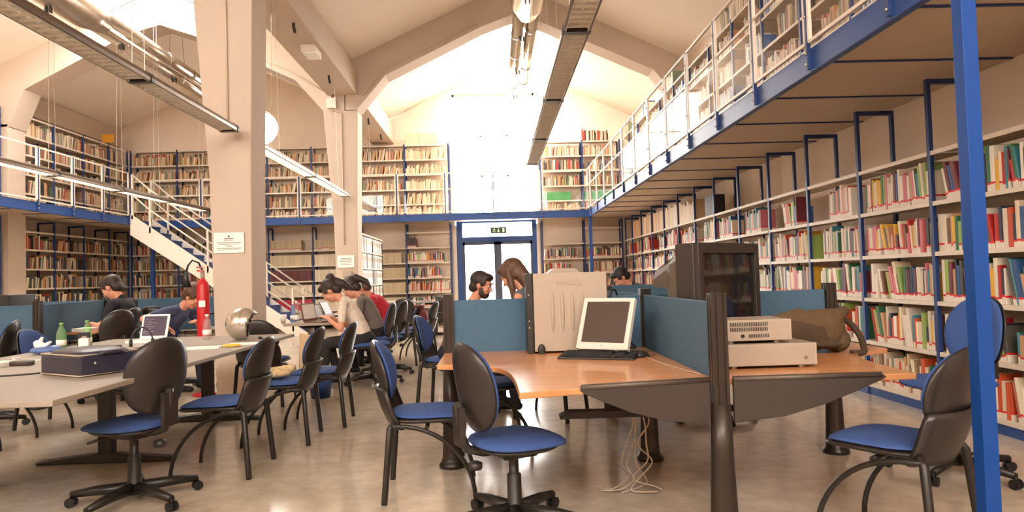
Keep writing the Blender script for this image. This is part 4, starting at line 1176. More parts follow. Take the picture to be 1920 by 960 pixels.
wire('mouse_cable', 'thin grey mouse cable looping on the wooden desk', [(.86, 3.87, .735), (.92, 3.95, .734), (.93, 4.1, .734), (.85, 4.2, .734), (.75, 4.2, .74), (.68, 4.1, .75)], .003, mat('grey_cable', (120, 108, 98), rough=.5))
wire('usb_cable', 'pale thin cable stretched along the desk below the screen', [(.84, 3.9, .734), (.86, 3.6, .733), (.9, 3.3, .733), (.93, 3.12, .735)], .0022, CABB)
wire('monitor_cable', 'black cable coiled behind the white monitor', [(.7, 4.1, .74), (.8, 4.15, .79), (.86, 4.2, .75), (.84, 4.3, .74), (.76, 4.33, .74), (.8, 4.36, .85)], .005, BLACK)
wire('power_cable', 'black cables draped over the blue screen beside the tower', [(.73, 4.36, 1.0), (.76, 4.4, 1.1), (.8, 4.45, 1.075), (.83, 4.5, .9)], .006, BLACK)
CR_ = random.Random(11)
for k in range(5):
    x = .72 + .025 * k
    wire('hanging_cable', '%s pale cable of the five hanging under the wooden desk' % ['leftmost', 'second', 'middle', 'fourth', 'rightmost'][k], [(x, 3.9, .68)] + [(x + CR_.uniform(-.05, .05), 3.86 + CR_.uniform(-.04, .04), z_) for z_ in (.52, .38, .25, .14, .06)] + [(x + CR_.uniform(-.12, .08), 3.82 + CR_.uniform(-.08, .08), .02), (x + CR_.uniform(-.2, .1), 3.8 + CR_.uniform(-.1, .1), .012)], .004, CABB, group='pale cables hanging under the desk')
# television
t = thing('television', 'bulky dark tube television on the wooden desk, screen turned aside', 'television', (1.35, 3.93, .75), math.atan2(-.78, .62))
TVM = mat('tv_plastic', (50, 42, 37), rough=.45)
B().box(-.13, 0, -.31, .31, .0, .615).build('cabinet', TVM, t, .012)
scr = B(); gv = []
for i in range(13):
    for j in range(13):
        u, v = -1 + i / 6, -1 + j / 6
        gv.append((.002 + .02 * (1 - (u * u + v * v) / 2), u * .268, .33 + v * .232))
scr.add(gv, [(i * 13 + j, (i + 1) * 13 + j, (i + 1) * 13 + j + 1, i * 13 + j + 1) for i in range(12) for j in range(12)], True)
scr.build('screen', mat('tv_glass', (34, 29, 26), rough=.08, spec=.8), t)
for (y0, y1, z0, z1) in ((-.31, .31, .555, .615), (-.31, .31, .02, .1), (-.31, -.265, .1, .56), (.265, .31, .1, .56)):
    B().box(0, .03, y0, y1, z0, z1).build('bezel', TVM, t, .004)
rv = []; secs = [(-.13, .29, .06, .57), (-.2, .27, .2, .55), (-.26, .22, .36, .52), (-.42, .15, .37, .46)]
rb = B(); vs = []
for (x, w, z0, z1) in secs:
    for (u, v) in ((-1, 0), (-.8, 1), (.8, 1), (1, 0)): pass
    vs += [(x, -w, z0), (x, -w, z1 - .05), (x, -w * .8, z1), (x, w * .8, z1), (x, w, z1 - .05), (x, w, z0)]
fs = [tuple(range(6)), tuple(range(18, 24))[::-1]]
for r_ in range(3):
    for k in range(6): fs.append((r_ * 6 + k, r_ * 6 + (k + 1) % 6, r_ * 6 + 6 + (k + 1) % 6, r_ * 6 + 6 + k))
rb.add(vs, fs); rb.build('rear_housing', mat('tv_rear_plastic', (92, 82, 72), rough=.5), t)
for k in range(12):
    x = -.16 - k * .02; w = .29 - (k * .02) * .5; z1 = .565 - k * .008
    B().box(x - .004, x + .004, -w * .8, w * .8, z1 - .003, z1 + .003).build('vent_rib', DARK, t, fast=True)
# recorder boxes
def deck(label, x0, x1, y0, y1, z, h, slots):
    t = thing('video_recorder', label, 'recorder', (x0, y0, z))
    w, d = x1 - x0, y1 - y0
    B().box(0, w, 0, d, .014, h).build('case', mat('recorder_beige', (166, 151, 135), rough=.4), t, .004)
    B().box(w - .012, w + .004, -.003, d + .003, .014, h).build('front_fascia', BEIGE, t, .003)
    for fx in (.05, w - .06):
        for fy in (.04, d - .04): B().lathe([(.02, 0), (.02, .012), (.016, .015)], (fx, fy, 0), 14).build('foot', STEEL, t)
    if slots:
        for r_, (a, n_) in enumerate(((.04, 22), (.04, 22))):
            for k in range(n_): B().box(a + k * .0085, a + k * .0085 + .004, -.002, .003, h - .03 - r_ * .024, h - .012 - r_ * .024).build('vent_slot', DARK, t, fast=True)
        for k in range(12): B().box(.13 + k * .0085, .13 + k * .0085 + .004, -.002, .003, .03, .046).build('vent_slot', DARK, t, fast=True)
        B().tube([(.1, -.004, .038), (.1, .003, .038)], .009, 12).build('socket', DARK, t)
    else:
        B().tube([(w - .05, -.004, .05), (w - .05, .003, .05)], .008, 12).build('lock', STEEL, t)
deck('lower beige recorder box on small round feet', 1.09, 1.53, 3.24, 3.54, .73, .118, False)
deck('upper beige recorder box with rows of vent slots', 1.09, 1.425, 3.27, 3.52, .848, .115, True)
# olive bag
OLV = mat('olive_canvas', (88, 68, 44), rough=.9, noise=.15, nscale=12, bump=.5, bscale=90)
OLV2 = mat('olive_canvas_dark', (66, 50, 34), rough=.9, noise=.12, nscale=14, bump=.5, bscale=90)
t = thing('canvas_bag', 'slouched olive canvas shoulder bag on the wooden desk', 'bag', (1.76, 3.83, .73), R(-8))
RX = lambda a, ax: np.array(Matrix.Rotation(R(a), 3, ax))
def rotM(a, ax): return Matrix.Rotation(R(a), 3, ax)
pr = [('e', (-.03, 0, .1), (.19, .13, .1), None, 0), ('e', (.1, -.01, .13), (.1, .12, .115), rotM(15, 'Y'), 0), ('e', (-.12, .0, .12), (.11, .12, .085), rotM(-12, 'Y'), 0), ('e', (.02, -.06, .16), (.15, .06, .07), rotM(10, 'Y'), 0),
      ('c', (.13, -.07, .2), .05, (.2, -.02, .23), .03, 0), ('c', (-.2, -.03, .17), .04, (-.05, -.05, .225), .03, 0), ('c', (.0, -.07, .215), .03, (.14, -.05, .215), .035, 0), ('e', (.16, 0, .07), (.07, .1, .07), None, 0)]
soft('bag_body', pr, OLV, t, .008, 3)
soft('flap', [('e', (-.02, -.085, .11), (.16, .045, .085), rotM(4, 'Y'), 0), ('c', (-.14, -.11, .06), .02, (.12, -.11, .055), .02, 0)], OLV2, t, .008, 3)
sb = B(); sp_ = curve3([(.15, .0, .19), (.22, -.01, .17), (.27, -.03, .1), (.285, -.05, .03), (.27, -.08, .004), (.2, -.1, .004)])
sb.tube(sp_, .017, 8)
sb.build('strap', OLV2, t)
# beige printer-like top seen over the tower
t = thing('beige_crt_monitor', 'beige monitor top showing behind the computer tower', 'monitor', (.52, 5.0, .73))
B().box(-.17, .17, -.2, -.02, .06, .40).build('front_case', BEIGE, t, .02)
B().xprism([(-.16, .08), (.16, .08), (.16, .44), (.09, .53), (-.09, .53), (-.16, .46)], (0, -.02, 0), (1, 0, 0), (0, 0, 1), (0, 1, 0), .24).build('rear_case', BEIGE, t, .02)
B().box(.0, .12, -.03, -.015, .45, .49).build('vent', DARK, t)
B().lathe([(.12, 0), (.12, .02), (.06, .06)], (0, -.05, 0), 20).build('stand_base', BEIGE, t)

# ------------------------------------------------------------------ on the grey table
t = thing('laptop_bag', 'navy leather laptop case with pale piping lying on the grey table', 'bag', (-2.33, 4.0, .73), R(-32))
NAVY = mat('navy_leather', (50, 48, 62), rough=.38, noise=.1, nscale=15, bump=.25, bscale=40)
B().box(-.205, .205, -.165, .165, .004, .118).build('bag_body', NAVY, t, .016, 3)
B().pad((-.0, 0, .118), (1, 0, 0), (0, 1, 0), (0, 0, 1), .195, .155, .03, .01, 4, pw=3).build('lid', NAVY, t)
for z in (.008, .118): B().tube([(-.203, -.163, z), (.203, -.163, z), (.203, .163, z), (-.203, .163, z), (-.203, -.163, z)], .004, 6).build('piping', mat('pale_piping', (190, 172, 150), rough=.5), t)
B().tube(curve3([(.2, -.06, .11), (.222, -.04, .125), (.222, .05, .125), (.2, .07, .11)]), .01, 8).build('handle', NAVY, t)
B().ell((.207, -.08, .07), (.006, .01, .01), None, 10, 6).build('stud', STEEL, t)
def bottle(label, loc, h, r, col, cap, water=True):
    t = thing('water_bottle', label, 'bottle', loc)
    B().lathe([(r * .9, 0), (r, .01), (r, h * .3), (r * .92, h * .36), (r, h * .42), (r, h * .58), (r * .75, h * .74), (r * .38, h * .86), (r * .36, h * .93)], (0, 0, 0), 20).build('bottle_body', col, t)
    B().lathe([(r * .4, h * .92), (r * .4, h), (.002, h)], (0, 0, 0), 16).build('cap', cap, t)
    B().lathe([(r * 1.01, h * .16), (r * 1.012, h * .36), (r * 1.01, h * .36)], (0, 0, 0), 20).build('label_band', PAPER, t)
GG = glass_mat('green_bottle_plastic', (.62, .86, .55), 1.3, .18); CG = glass_mat('clear_bottle_plastic', (.93, .9, .88), 1.35, .12)
GCAP = mat('green_cap', (120, 180, 90), rough=.4)
bottle('green plastic water bottle, the one nearer the tissue pack', (-3.5, 5.62, .73), .215, .036, GG, GCAP)
bottle('green plastic water bottle beside the white charger', (-3.4, 5.8, .73), .22, .036, GG, GCAP)
bottle('clear water bottle in front of the red fire extinguisher', (-2.62, 6.3, .73), .22, .038, CG, PAPER)
bottle('clear plastic bottle on the dark table by the front column', (-2.4, 8.35, .73), .26, .036, CG, PAPER)
bottle('blue tinted bottle on the dark table', (-2.5, 8.55, .73), .24, .034, glass_mat('blue_bottle_plastic', (.45, .62, .86), 1.3, .2), PAPER)
t = thing('laptop', 'white laptop open on the grey table beside the clear bottle', 'laptop', (-3.06, 6.2, .73), R(-8))
B().box(-.13, .13, -.19, 0, .0, .022).build('base', PAPER, t, .004)
B().box(-.11, .11, -.12, -.02, .022, .0235).build('keyboard_deck', mat('laptop_keys', (200, 192, 182), rough=.5), t)
def lid(t, w, h, tilt, cm, sm):
    Q = Matrix.Translation((0, 0, .02)) @ Matrix.Rotation(R(-tilt), 4, 'X')
    c = Q.copy(); c.translation = Q @ Vector((0, .006, h / 2)); l = B().obox(c, w, .012, h).build('lid', cm, t, .004)
    c2 = Q.copy(); c2.translation = Q @ Vector((0, -.0008, h / 2 + .006)); B().obox(c2, w - .04, .002, h - .045).build('screen', sm, l)
    return l, Q
SCRP = mat('dark_violet_screen', (66, 56, 76), rough=.25)
l_, Q_ = lid(t, .26, .225, 16, PAPER, SCRP)
for k in range(9):
    c = Q_.copy(); wl = rnd.uniform(.06, .15); c.translation = Q_ @ Vector((-.1 + wl / 2, -.002, .18 - k * .016)); B().obox(c, wl, .001, .004).build('text_line', mat('screen_text', (130, 118, 140), rough=.4), l_, fast=True)
# silver open-face helmet
t = thing('motorcycle_helmet', 'silver open-face motorcycle helmet on the grey table', 'helmet', (-2.2, 6.05, .73), R(14))
HELM = mat('silver_paint', (200, 190, 178), rough=.22, metal=.75)
def helm(rs, m, nm, parent, thick=True):
    b = B(); vs = []; n, mm = 48, 30; fs = []
    for i in range(mm + 1):
        th = math.pi * .84 * i / mm
        for k in range(n):
            a = 2 * math.pi * k / n
            vs.append((rs * .148 * math.sin(th) * math.cos(a) * 1.02, rs * .13 * math.sin(th) * math.sin(a), .135 + rs * .145 * math.cos(th)))
    for i in range(mm):
        for k in range(n):
            a = 2 * math.pi * (k + .5) / n; th = math.pi * .84 * (i + .5) / mm
            x, y, z = math.sin(th) * math.cos(a), math.sin(th) * math.sin(a), math.cos(th)
            if z < .62 and x > .30 + .35 * max(0, z) - .1 * max(0, -z): continue
            fs.append((i * n + k, (i + 1) * n + k, (i + 1) * n + (k + 1) % n, i * n + (k + 1) % n))
    b.add(vs, fs, True); o = b.build(nm, m, parent)
    if thick:
        sd = o.modifiers.new('th', 'SOLIDIFY'); sd.thickness = .008; sd.offset = -1
    return o
helm(1.0, HELM, 'shell', t); helm(.93, DARK, 'lining', t)
for (x, z) in ((.03, .16), (.045, .13), (.03, .08), (.06, .075), (.06, .055)): B().ell((x, -.13 * math.sqrt(max(0, 1 - ((z - .135) / .145) ** 2 - (x / .15) ** 2)), z), (.006, .004, .006), None, 10, 6).build('stud', DARK, t)
B().tube([(.12, .05, .01), (.16, .0, .008), (.13, -.06, .01)], .008, 6).build('chin_strap', DARK, t)
# papers, notebook
t = thing('spiral_notebook', 'open spiral notebook on the grey table beside the helmet', 'notebook', (-2.28, 5.35, .73), R(12))
B().box(-.15, .15, -.11, .11, 0, .006).build('pages', PAPER, t)
for k in range(14): B().tube([(-.14 + k * .0215, .105, .004), (-.14 + k * .0215, .112, .012), (-.14 + k * .0215, .12, .004)], .0018, 5).build('spiral_loop', DARK, t, fast=True)
tag(B().box(-.13, .13, -.1, .1, 0, .002).build('paper_sheet', PAPER, None, loc=(-2.05, 5.62, .7302)), 'loose white sheet at the table edge by the helmet', 'paper')
tag(B().pad((0, 0, .004), (1, 0, 0), (0, 1, 0), (0, 0, 1), .07, .035, .018, .003, 3).build('yellow_case', mat('yellow_plastic', (226, 178, 60), rough=.5), None, loc=(-2.05, 5.38, .731)), 'small yellow pouch beside the spiral notebook', 'pouch')
tag(B().box(-.1, .1, -.07, .07, 0, .024).build('paperback', mat('pale_cover', (220, 206, 186), rough=.6), None, .002, loc=(-2.32, 4.93, .73)), 'pale paperback lying behind the near swivel chair', 'book')
tag(B().box(-.14, .14, -.1, .1, 0, .03).build('paperback', PAPER, None, .002, loc=(-3.25, 4.45, .73)), 'white book lying at the frame edge of the grey table', 'book')
tag(B().box(-.07, .07, -.035, .035, 0, .03).build('glasses_case', mat('dark_brown_leather', (66, 50, 42), rough=.4), None, .008, loc=(-3.06, 4.5, .73)), 'dark brown glasses case beside the white book', 'case')
tag(B().box(-.1, .1, -.05, .05, 0, .035).build('leather_case', mat('dark_red_leather', (74, 44, 40), rough=.4), None, .01, loc=(-3.05, 5.45, .73)), 'dark red leather case behind the white charger', 'case')
t = thing('charger', 'white power adapter standing among the cables', 'charger', (-3.2, 5.42, .73), R(20)); B().box(-.035, .035, -.035, .035, .0, .1).build('body', PAPER, t, .008); B().box(-.015, .015, -.01, .01, .1, .115).build('plug', STEEL, t)
t = thing('hard_drive', 'black slab standing between the green bottles and charger', 'electronics', (-3.28, 5.55, .73), R(10)); B().box(-.045, .045, -.012, .012, 0, .14).build('body', DARK, t, .006)
t = thing('tissue_pack', 'crumpled white tissues in a blue wrapper beside the green bottles', 'tissues', (-3.4, 5.25, .73))
soft('wrapper', [('e', (0, 0, .03), (.1, .06, .03), None, 0), ('e', (.06, .02, .035), (.06, .05, .03), None, 0)], mat('blue_wrapper', (92, 118, 170), rough=.4), t, .006, 2)
soft('tissues', [('e', (-.03, 0, .07), (.05, .03, .03), rotM(30, 'Y'), 0), ('c', (-.05, 0, .06), .02, (-.02, .01, .12), .012, 0), ('c', (0, 0, .06), .02, (.05, .0, .09), .01, 0)], PAPER, t, .005, 1)
rr = random.Random(3)
CM = [PAPER, BLACK, mat('grey_cord', (150, 140, 130), rough=.5)]
CN = ['white', 'black', 'grey']
for k in range(12):
    cx, cy = -2.85 + rr.uniform(-.3, .35), 4.68 + .2 * (k // 3) + rr.uniform(-.05, .05)
    pts = [(cx + rr.uniform(-.16, .16), cy + rr.uniform(-.16, .16), .737 + rr.uniform(0, .05) * (j % 2)) for j in range(7)]
    pts[0] = pts[0][:2] + (.735,); pts[-1] = pts[-1][:2] + (.735,)
    wire('tangled_cable', '%s cable in the tangle on the grey table, %s from its near end' % (CN[k % 3], ORD(k // 3)), pts, .004, CM[k % 3], group='tangle of cables on the grey table')
for k, (x, y, c) in enumerate(((-2.7, 4.95, 1), (-2.95, 5.2, 0), (-2.6, 4.75, 0), (-2.75, 5.25, 2))):
    tag(B().box(-.04, .04, -.025, .025, 0, .03).build('power_brick', CM[c], None, .006, loc=(x, y, .732)), '%s power brick %s' % (CN[c], ['in the middle of the cable tangle', 'beside the leather case', 'nearest the navy case', 'next to the notebook side of the tangle'][k]), 'power adapter')
t = thing('headphones', 'black headband headphones standing among the cables', 'headphones', (-2.85, 5.6, .73), R(30))
B().tube([(-.08 * math.cos(a), 0, .03 + .13 * math.sin(a)) for a in [math.pi * k / 14 for k in range(15)]], .006, 8).build('headband', DARK, t)
for s in (-1, 1): B().lathe([(.03, -.012), (.034, 0), (.03, .012)], (s * .078, 0, .035), 16, 'X').build('ear_cup', DARK, t)
wire('laptop_lead', 'dark lead running off the near left of the grey table', [(-2.56, 4.05, .735), (-2.7, 3.95, .735), (-2.85, 3.9, .735), (-3.0, 3.75, .735), (-3.2, 3.7, .735), (-3.5, 3.6, .735)], .005, DARK)
# things around the floor and far tables
t = thing('waste_bin', 'blue waste bin with clear liner on the floor by the aisle', 'bin', (-1.86, 7.3, 0))
B().lathe([(.1, 0), (.135, .28), (.13, .28), (.097, .006), (.1, 0)], (0, 0, 0), 24).build('bin_body', mat('bin_blue', (40, 74, 136), rough=.4), t)
B().lathe([(.06, .004), (.097, .006), (.128, .285), (.142, .3), (.138, .25), (.145, .25), (.146, .31), (.125, .32), (.12, .28)], (0, 0, 0), 24).build('liner', glass_mat('clear_liner', (.92, .9, .88), 1.3, .3), t)
t = thing('cloth_bag', 'patterned cloth bag lying on a blue visitor chair', 'bag', (-1.72, 5.38, .475))
soft('bag_body', [('e', (0, 0, .04), (.13, .09, .04), None, 0), ('c', (-.08, -.04, .05), .03, (.12, .05, .07), .03, 0)], mat('patterned_cloth', (206, 178, 134), rough=.9, noise=.4, nscale=35), t, .007, 2)
t = thing('paper_bag', 'brown paper bag standing on the visitor chair behind', 'bag', (-1.62, 5.98, .475), R(20))
B().xprism([(-.08, 0), (.08, 0), (.1, .26), (-.07, .3)], (0, -.05, 0), (1, 0, 0), (0, 0, 1), (0, 1, 0), .1).build('bag_body', mat('brown_paper', (206, 172, 128), rough=.85), t, .004)
t = thing('jacket', 'maroon jacket hanging over the chair of the man in red', 'jacket', (-1.07, 9.95, 0))
MAR = mat('maroon_cloth', (108, 44, 48), rough=.9, noise=.12, nscale=20)
soft('jacket_body', [('e', (.02, 0, .62), (.06, .2, .22), None, 0), ('c', (.04, -.14, .7), .06, (.08, -.16, .36), .05, 0), ('c', (.03, .1, .5), .09, (.06, .06, .33), .06, 0), ('e', (-.03, 0, .83), (.08, .16, .03), None, 0)], MAR, t, .01, 3)
def laptop(label, loc, rz, cm, sm, tilt=20):
    t = thing('laptop', label, 'laptop', loc, rz)
    B().box(-.16, .16, -.23, 0, 0, .02).build('base', cm, t, .004); B().box(-.14, .14, -.16, -.03, .02, .0215).build('keyboard_deck', DARK, t)
    lid(t, .32, .22, tilt, cm, sm)
laptop('open laptop with a pale screen before the woman in white', (-2.24, 8.75, .73), R(70), DARK, mat('pale_blue_screen', (214, 228, 240), rough=.3), 30)
laptop('brown backed laptop beside the clear bottle on the dark table', (-2.25, 8.42, .73), R(75), mat('brown_lid', (122, 84, 70), rough=.4), PAPER, 10)
laptop('dark laptop before the student in grey', (-2.3, 9.6, .73), R(85), DARK, mat('grey_screen', (120, 118, 120), rough=.3), 25)
tag(B().box(-.11, .11, -.15, .15, 0, .003).build('paper_sheet', PAPER, None, loc=(-2.2, 9.3, .7302)), 'loose sheets on the dark table between the laptops', 'paper')
t = thing('plastic_cup', 'white plastic cup on the dark table beside the front column', 'cup', (-2.55, 8.32, .73)); B().lathe([(.025, 0), (.04, .11), (.038, .11), (.023, .003), (.025, 0)], (0, 0, 0), 18).build('cup_body', PAPER, t)
for (lb, x, y, w, d, h, m) in (('white stack of papers on the desk of the man in the polo shirt', -4.72, 8.05, .2, .26, .04, PAPER), ('open white book in front of the man in the polo shirt', -4.72, 8.45, .24, .34, .015, PAPER)):
    tag(B().box(-w / 2, w / 2, -d / 2, d / 2, 0, h).build('paper_stack', m, None, .003, loc=(x, y, .73)), lb, 'papers')
for k, (x, y) in enumerate(((-5.52, 7.55), (-5.26, 7.6))):
    t = thing('computer_tower', 'black computer tower at the frame edge, %s one' % ['outer', 'inner'][k], 'computer', (x, y, 0))
    B().box(-.11, .11, -.22, .22, .70, 1.18).build('case', DARK, t, .008); B().ell((.06, -.222, .98), (.012, .004, .012), None, 10, 6).build('button', STEEL, t); B().box(-.08, .08, -.224, -.22, 1.04, 1.08).build('drive_bay', BLACK, t)
t_table('dark desk carrying the two black computer towers', -5.75, -5.1, 7.3, 7.9, [(-5.6, 7.6, .1), (-5.3, 7.6, .1)], WOOD, .70)
for (x, w, m, nm) in ((-2.2, .3, PAPER, 'white'), (-1.85, .22, mat('pale_blue_paper', (170, 190, 220), rough=.7), 'pale blue'), (-1.5, .3, mat('violet_cover', (160, 130, 160), rough=.7), 'violet')):
    tag(B().box(-w / 2, w / 2, -.11, .11, 0, .02).build('magazine', m, None, loc=(x, 15.0, .75)), nm + ' magazine on the pale table by the doors', 'magazine')
# yellow sign and red box on the upper shelves
tag(B().box(-.14, .14, -.02, .02, 0, .2).build('box_file', mat('yellow_card', (226, 160, 50), rough=.7), None, loc=(-9.42, 17.0, 4.83)), 'yellow card on top of the stair-side shelves', 'card')
tag(B().box(-.16, .16, -.1, .1, 0, .3).build('box_file', mat('red_card', (190, 44, 40), rough=.6), None, loc=(-8.75, 18.26, 4.422)), 'red box file on the upper corner shelf above the stairs', 'box')
# ------------------------------------------------------------------ people
SKIN = mat('skin', (214, 150, 118), rough=.55); LIP = mat('lips', (176, 96, 84), rough=.5)
EYEW = mat('eye_white', (232, 224, 214), rough=.3); EYED = mat('eye_dark', (40, 28, 22), rough=.25)
def hairm(n, c): return mat(n, c, rough=.55, noise=.25, nscale=60, stretch=(1, 1, .2))
def person(label, loc, rz, shirt, trousers, hair_m, hair, lean=20, head_pitch=30, head_yaw=0, wrists=None, sleeve='short', seat=.46, scale=1.0, female=False, beard=None, elbow_out=.1, roll=0):
    t = thing('person', label, 'person', (loc[0], loc[1], 0), rz)
    pel = Vector((0, 0, seat + .09))
    L = math.radians(lean)
    sp = Vector((math.sin(L * .75), 0, math.cos(L * .75))); sp2 = Vector((math.sin(L * 1.25), 0, math.cos(L * 1.25)))
    wa = pel + sp * .2; ch = wa + sp2 * .2; nk = ch + sp2 * .13
    shw = .165 if female else .19
    side = Vector((0, 1, 0))
    up2 = sp2; fw2 = Vector((sp2.z, 0, -sp2.x))
    P = []
    S, T, K, SH = 'shirt', 'trousers', 'skin', 'shoe'
    bw = .9 if female else 1.0
    A2 = Matrix((fw2, side, up2)).transposed()
    fw1 = Vector((sp.z, 0, -sp.x)); A1 = Matrix((fw1, side, sp)).transposed()
    P += [('e', pel, (.13, .165, .11), None, T), ('e', pel + sp * .13, (.105 * bw, .145 * bw, .12), A1, S), ('e', wa + sp2 * .06, (.11 * bw, .15 * bw, .14), A2, S), ('e', ch, (.115 * bw, .165 * bw, .13), A2, S),
          ('c', ch + up2 * .07 - side * shw * .8, .066, ch + up2 * .07 + side * shw * .8, .066, S), ('c', ch + up2 * .08, .07, nk, .055, S), ('e', (pel + wa) / 2, (.112 * bw, .15 * bw, .2), A1, S), ('e', (wa + ch) / 2, (.113 * bw, .157 * bw, .2), A2, S)]
    hp = math.radians(head_pitch); hu = Vector((math.sin(hp), 0, math.cos(hp))); hf = Vector((math.cos(hp), 0, -math.sin(hp)))
    yw = Matrix.Rotation(math.radians(head_yaw), 3, 'Z'); rl = Matrix.Rotation(math.radians(roll), 3, 'X')
    hu = rl @ (yw @ hu); hf = rl @ (yw @ hf); hs = hu.cross(hf)
    nh = nk + (up2 * .5 + hu * .5).normalized() * .075 + Vector((.015, 0, 0))
    hc = nh + hu * .095 + hf * .018
    H = Matrix((hf, hs, hu)).transposed(); s = scale
    def h(x, y, z): return hc + (hf * x + hs * y + hu * z) * s
    P += [('c', nk - up2 * .05, .056, nh + hu * .02, .05, K),
          ('e', h(-.012, 0, .025), (.098 * s, .077 * s, .09 * s), H, K), ('e', h(.03, 0, -.045), (.062 * s, .06 * s, .075 * s), H, K), ('e', h(.055, 0, -.085), (.034 * s, .032 * s, .026 * s), H, K),
          ('c', h(.086, 0, .005), .011 * s, h(.108, 0, -.03), .014 * s, K), ('e', h(.078, 0, .025), (.016 * s, .055 * s, .014 * s), H, K), ('e', h(.08, 0, -.066), (.014 * s, .024 * s, .009 * s), H, 'lip')]
    for e in (-1, 1):
        P += [('e', h(.0, e * .078, -.008), (.02 * s, .009 * s, .032 * s), H, K), ('e', h(.06, e * .04, -.03), (.03 * s, .025 * s, .03 * s), H, K)]
    # legs
    for e in (-1, 1):
        hip = pel + Vector((.02, e * .085, -.01)); kn = Vector((.43, e * .11, seat + .055)); an = Vector((.40 + .05 * e, e * .12, .09))
        P += [('c', hip, .088, kn, .06, T), ('c', kn, .06, an, .045, T), ('c', an + Vector((-.03, 0, -.045)), .036, an + Vector((.15, 0, -.055)), .032, SH)]
    # arms
    if wrists is None: wrists = [(.42, -.14, .78), (.42, .14, .78)]
    for e, wr in zip((-1, 1), wrists):
        sh = ch + up2 * .065 + side * e * (shw + .01); wr = Vector(wr)
        d = wr - sh; dl = d.length; a, b_ = .29, .26
        if dl > a + b_ - .01: wr = sh + d * ((a + b_ - .01) / dl); d = wr - sh; dl = d.length
        q = (a * a - b_ * b_ + dl * dl) / (2 * dl); hh = math.sqrt(max(0, a * a - q * q))
        dn = d.normalized(); hint = Vector((-.35, e * elbow_out * 5, -.8)); hint = (hint - dn * hint.dot(dn)).normalized()
        el = sh + dn * q + hint * hh
        k1 = K if sleeve == 'none' else S; k2 = S if sleeve == 'long' else K
        mid = sh + (el - sh) * (.62 if sleeve == 'short' else 1)
        ar = .82 if female else 1
        if sleeve == 'none': P += [('c', sh, .05 * ar, el, .04 * ar, K), ('c', sh - side * e * .05, .055 * ar, sh - side * e * .03, .05 * ar, S)]
        else:
            P += [('c', sh, .064 * ar, mid, .056 * ar, S)]
            if sleeve == 'short': P += [('c', sh, .05 * ar, el, .041 * ar, K)]
        P += [('c', el, (.042 if k2 == K else .048) * ar, wr, (.029 if k2 == K else .037) * ar, k2)]
        # hand: palm, four curled fingers, thumb
        f = (wr - el).normalized(); f = (f + Vector((0, 0, -.25))).normalized()
        sd = Vector((0, 0, 1)).cross(f)
        if sd.length < .1: sd = Vector((0, 1, 0))
        sd.normalize(); nn = f.cross(sd)
        if nn.z > 0: nn = -nn
        P += [('c', wr, .026 * ar, wr + f * .03, .03 * ar, K), ('e', wr + f * .055, (.045, .038, .017), Matrix((f, sd, f.cross(sd))).transposed(), K)]
        for j, (o_, ln) in enumerate(((-.028, .062), (-.0095, .075), (.0095, .07), (.028, .055))):
            b0 = wr + f * .088 + sd * o_; b1 = b0 + f * ln * .5 + nn * .006; b2 = b1 + f * ln * .4 + nn * ln * .35
            P += [('c', b0, .0095, b1, .009, K), ('c', b1, .009, b2, .0075, K)]
        th0 = wr + f * .03 + sd * (-e * .03); th1 = th0 + f * .035 + sd * (-e * .025) + nn * .012
        P += [('c', th0, .013, th1, .011, K), ('c', th1, .011, th1 + f * .03 + nn * .008, .009, K)]
    P = [tuple(Vector(x) if (isinstance(x, Vector)) else x for x in p) for p in P]
    soft('body', P, {'shirt': shirt, 'trousers': trousers, 'skin': SKIN, 'shoe': BLACK, 'lip': LIP}, t, .0075, 7)
    for e in (-1, 1):
        ey = B().ell(h(.079, e * .031, .006), (.012 * s, .013 * s, .009 * s), H, 12, 8).build('eye', EYEW, t)
        B().ell(h(.088, e * .031, .006), (.005 * s, .006 * s, .006 * s), H, 10, 6).build('iris', EYED, ey)
        B().ell(h(.09, e * .033, .028), (.006 * s, .02 * s, .004 * s), H, 10, 6).build('eyebrow', hair_m, t)
    HP = []
    for p in hair(h, s, H, hu, hf, hs): HP.append(p + ('h',))
    soft('hair', HP, hair_m, t, .007, 3)
    if beard: soft('beard', [('e', h(.045, 0, -.082), (.05 * s, .05 * s, .042 * s), H, 0), ('e', h(.03, .052, -.055), (.03 * s, .016 * s, .045 * s), H, 0), ('e', h(.03, -.052, -.055), (.03 * s, .016 * s, .045 * s), H, 0), ('e', h(.088, 0, -.052), (.01 * s, .028 * s, .007 * s), H, 0)], beard, t, .006, 2)
    return t
def cap(h, s, H, extra=0):
    return [('e', h(-.03, 0, .045), ((.1 + extra) * s, (.087 + extra) * s, (.088 + extra) * s), H), ('e', h(.03, 0, .082), (.066 * s, .072 * s, .042 * s), H), ('e', h(-.055, 0, -.015), (.062 * s, .077 * s, .08 * s), H), ('c', h(-.07, -.02, -.04), .05 * s, h(-.07, .02, -.04), .05 * s), ('e', h(.012, .07, .035), (.05 * s, .014 * s, .045 * s), H), ('e', h(.012, -.07, .035), (.05 * s, .014 * s, .045 * s), H)]
def h_short(h, s, H, hu, hf, hs): return cap(h, s, H) + [('e', h(.06, .0, .085), (.035 * s, .05 * s, .022 * s), H)]
def h_messy(h, s, H, hu, hf, hs): return cap(h, s, H, .01) + [('e', h(.05, .02, .09), (.05 * s, .05 * s, .03 * s), H), ('e', h(-.08, .03, .09), (.05 * s, .05 * s, .04 * s), H)]
def h_pony(h, s, H, hu, hf, hs): return cap(h, s, H, .004) + [('e', h(-.12, 0, .06), (.045 * s, .045 * s, .045 * s), H), ('c', h(-.13, 0, .06), .038 * s, h(-.19, .01, -.06), .034 * s), ('c', h(-.19, .01, -.06), .034 * s, h(-.18, .02, -.16), .012 * s)]
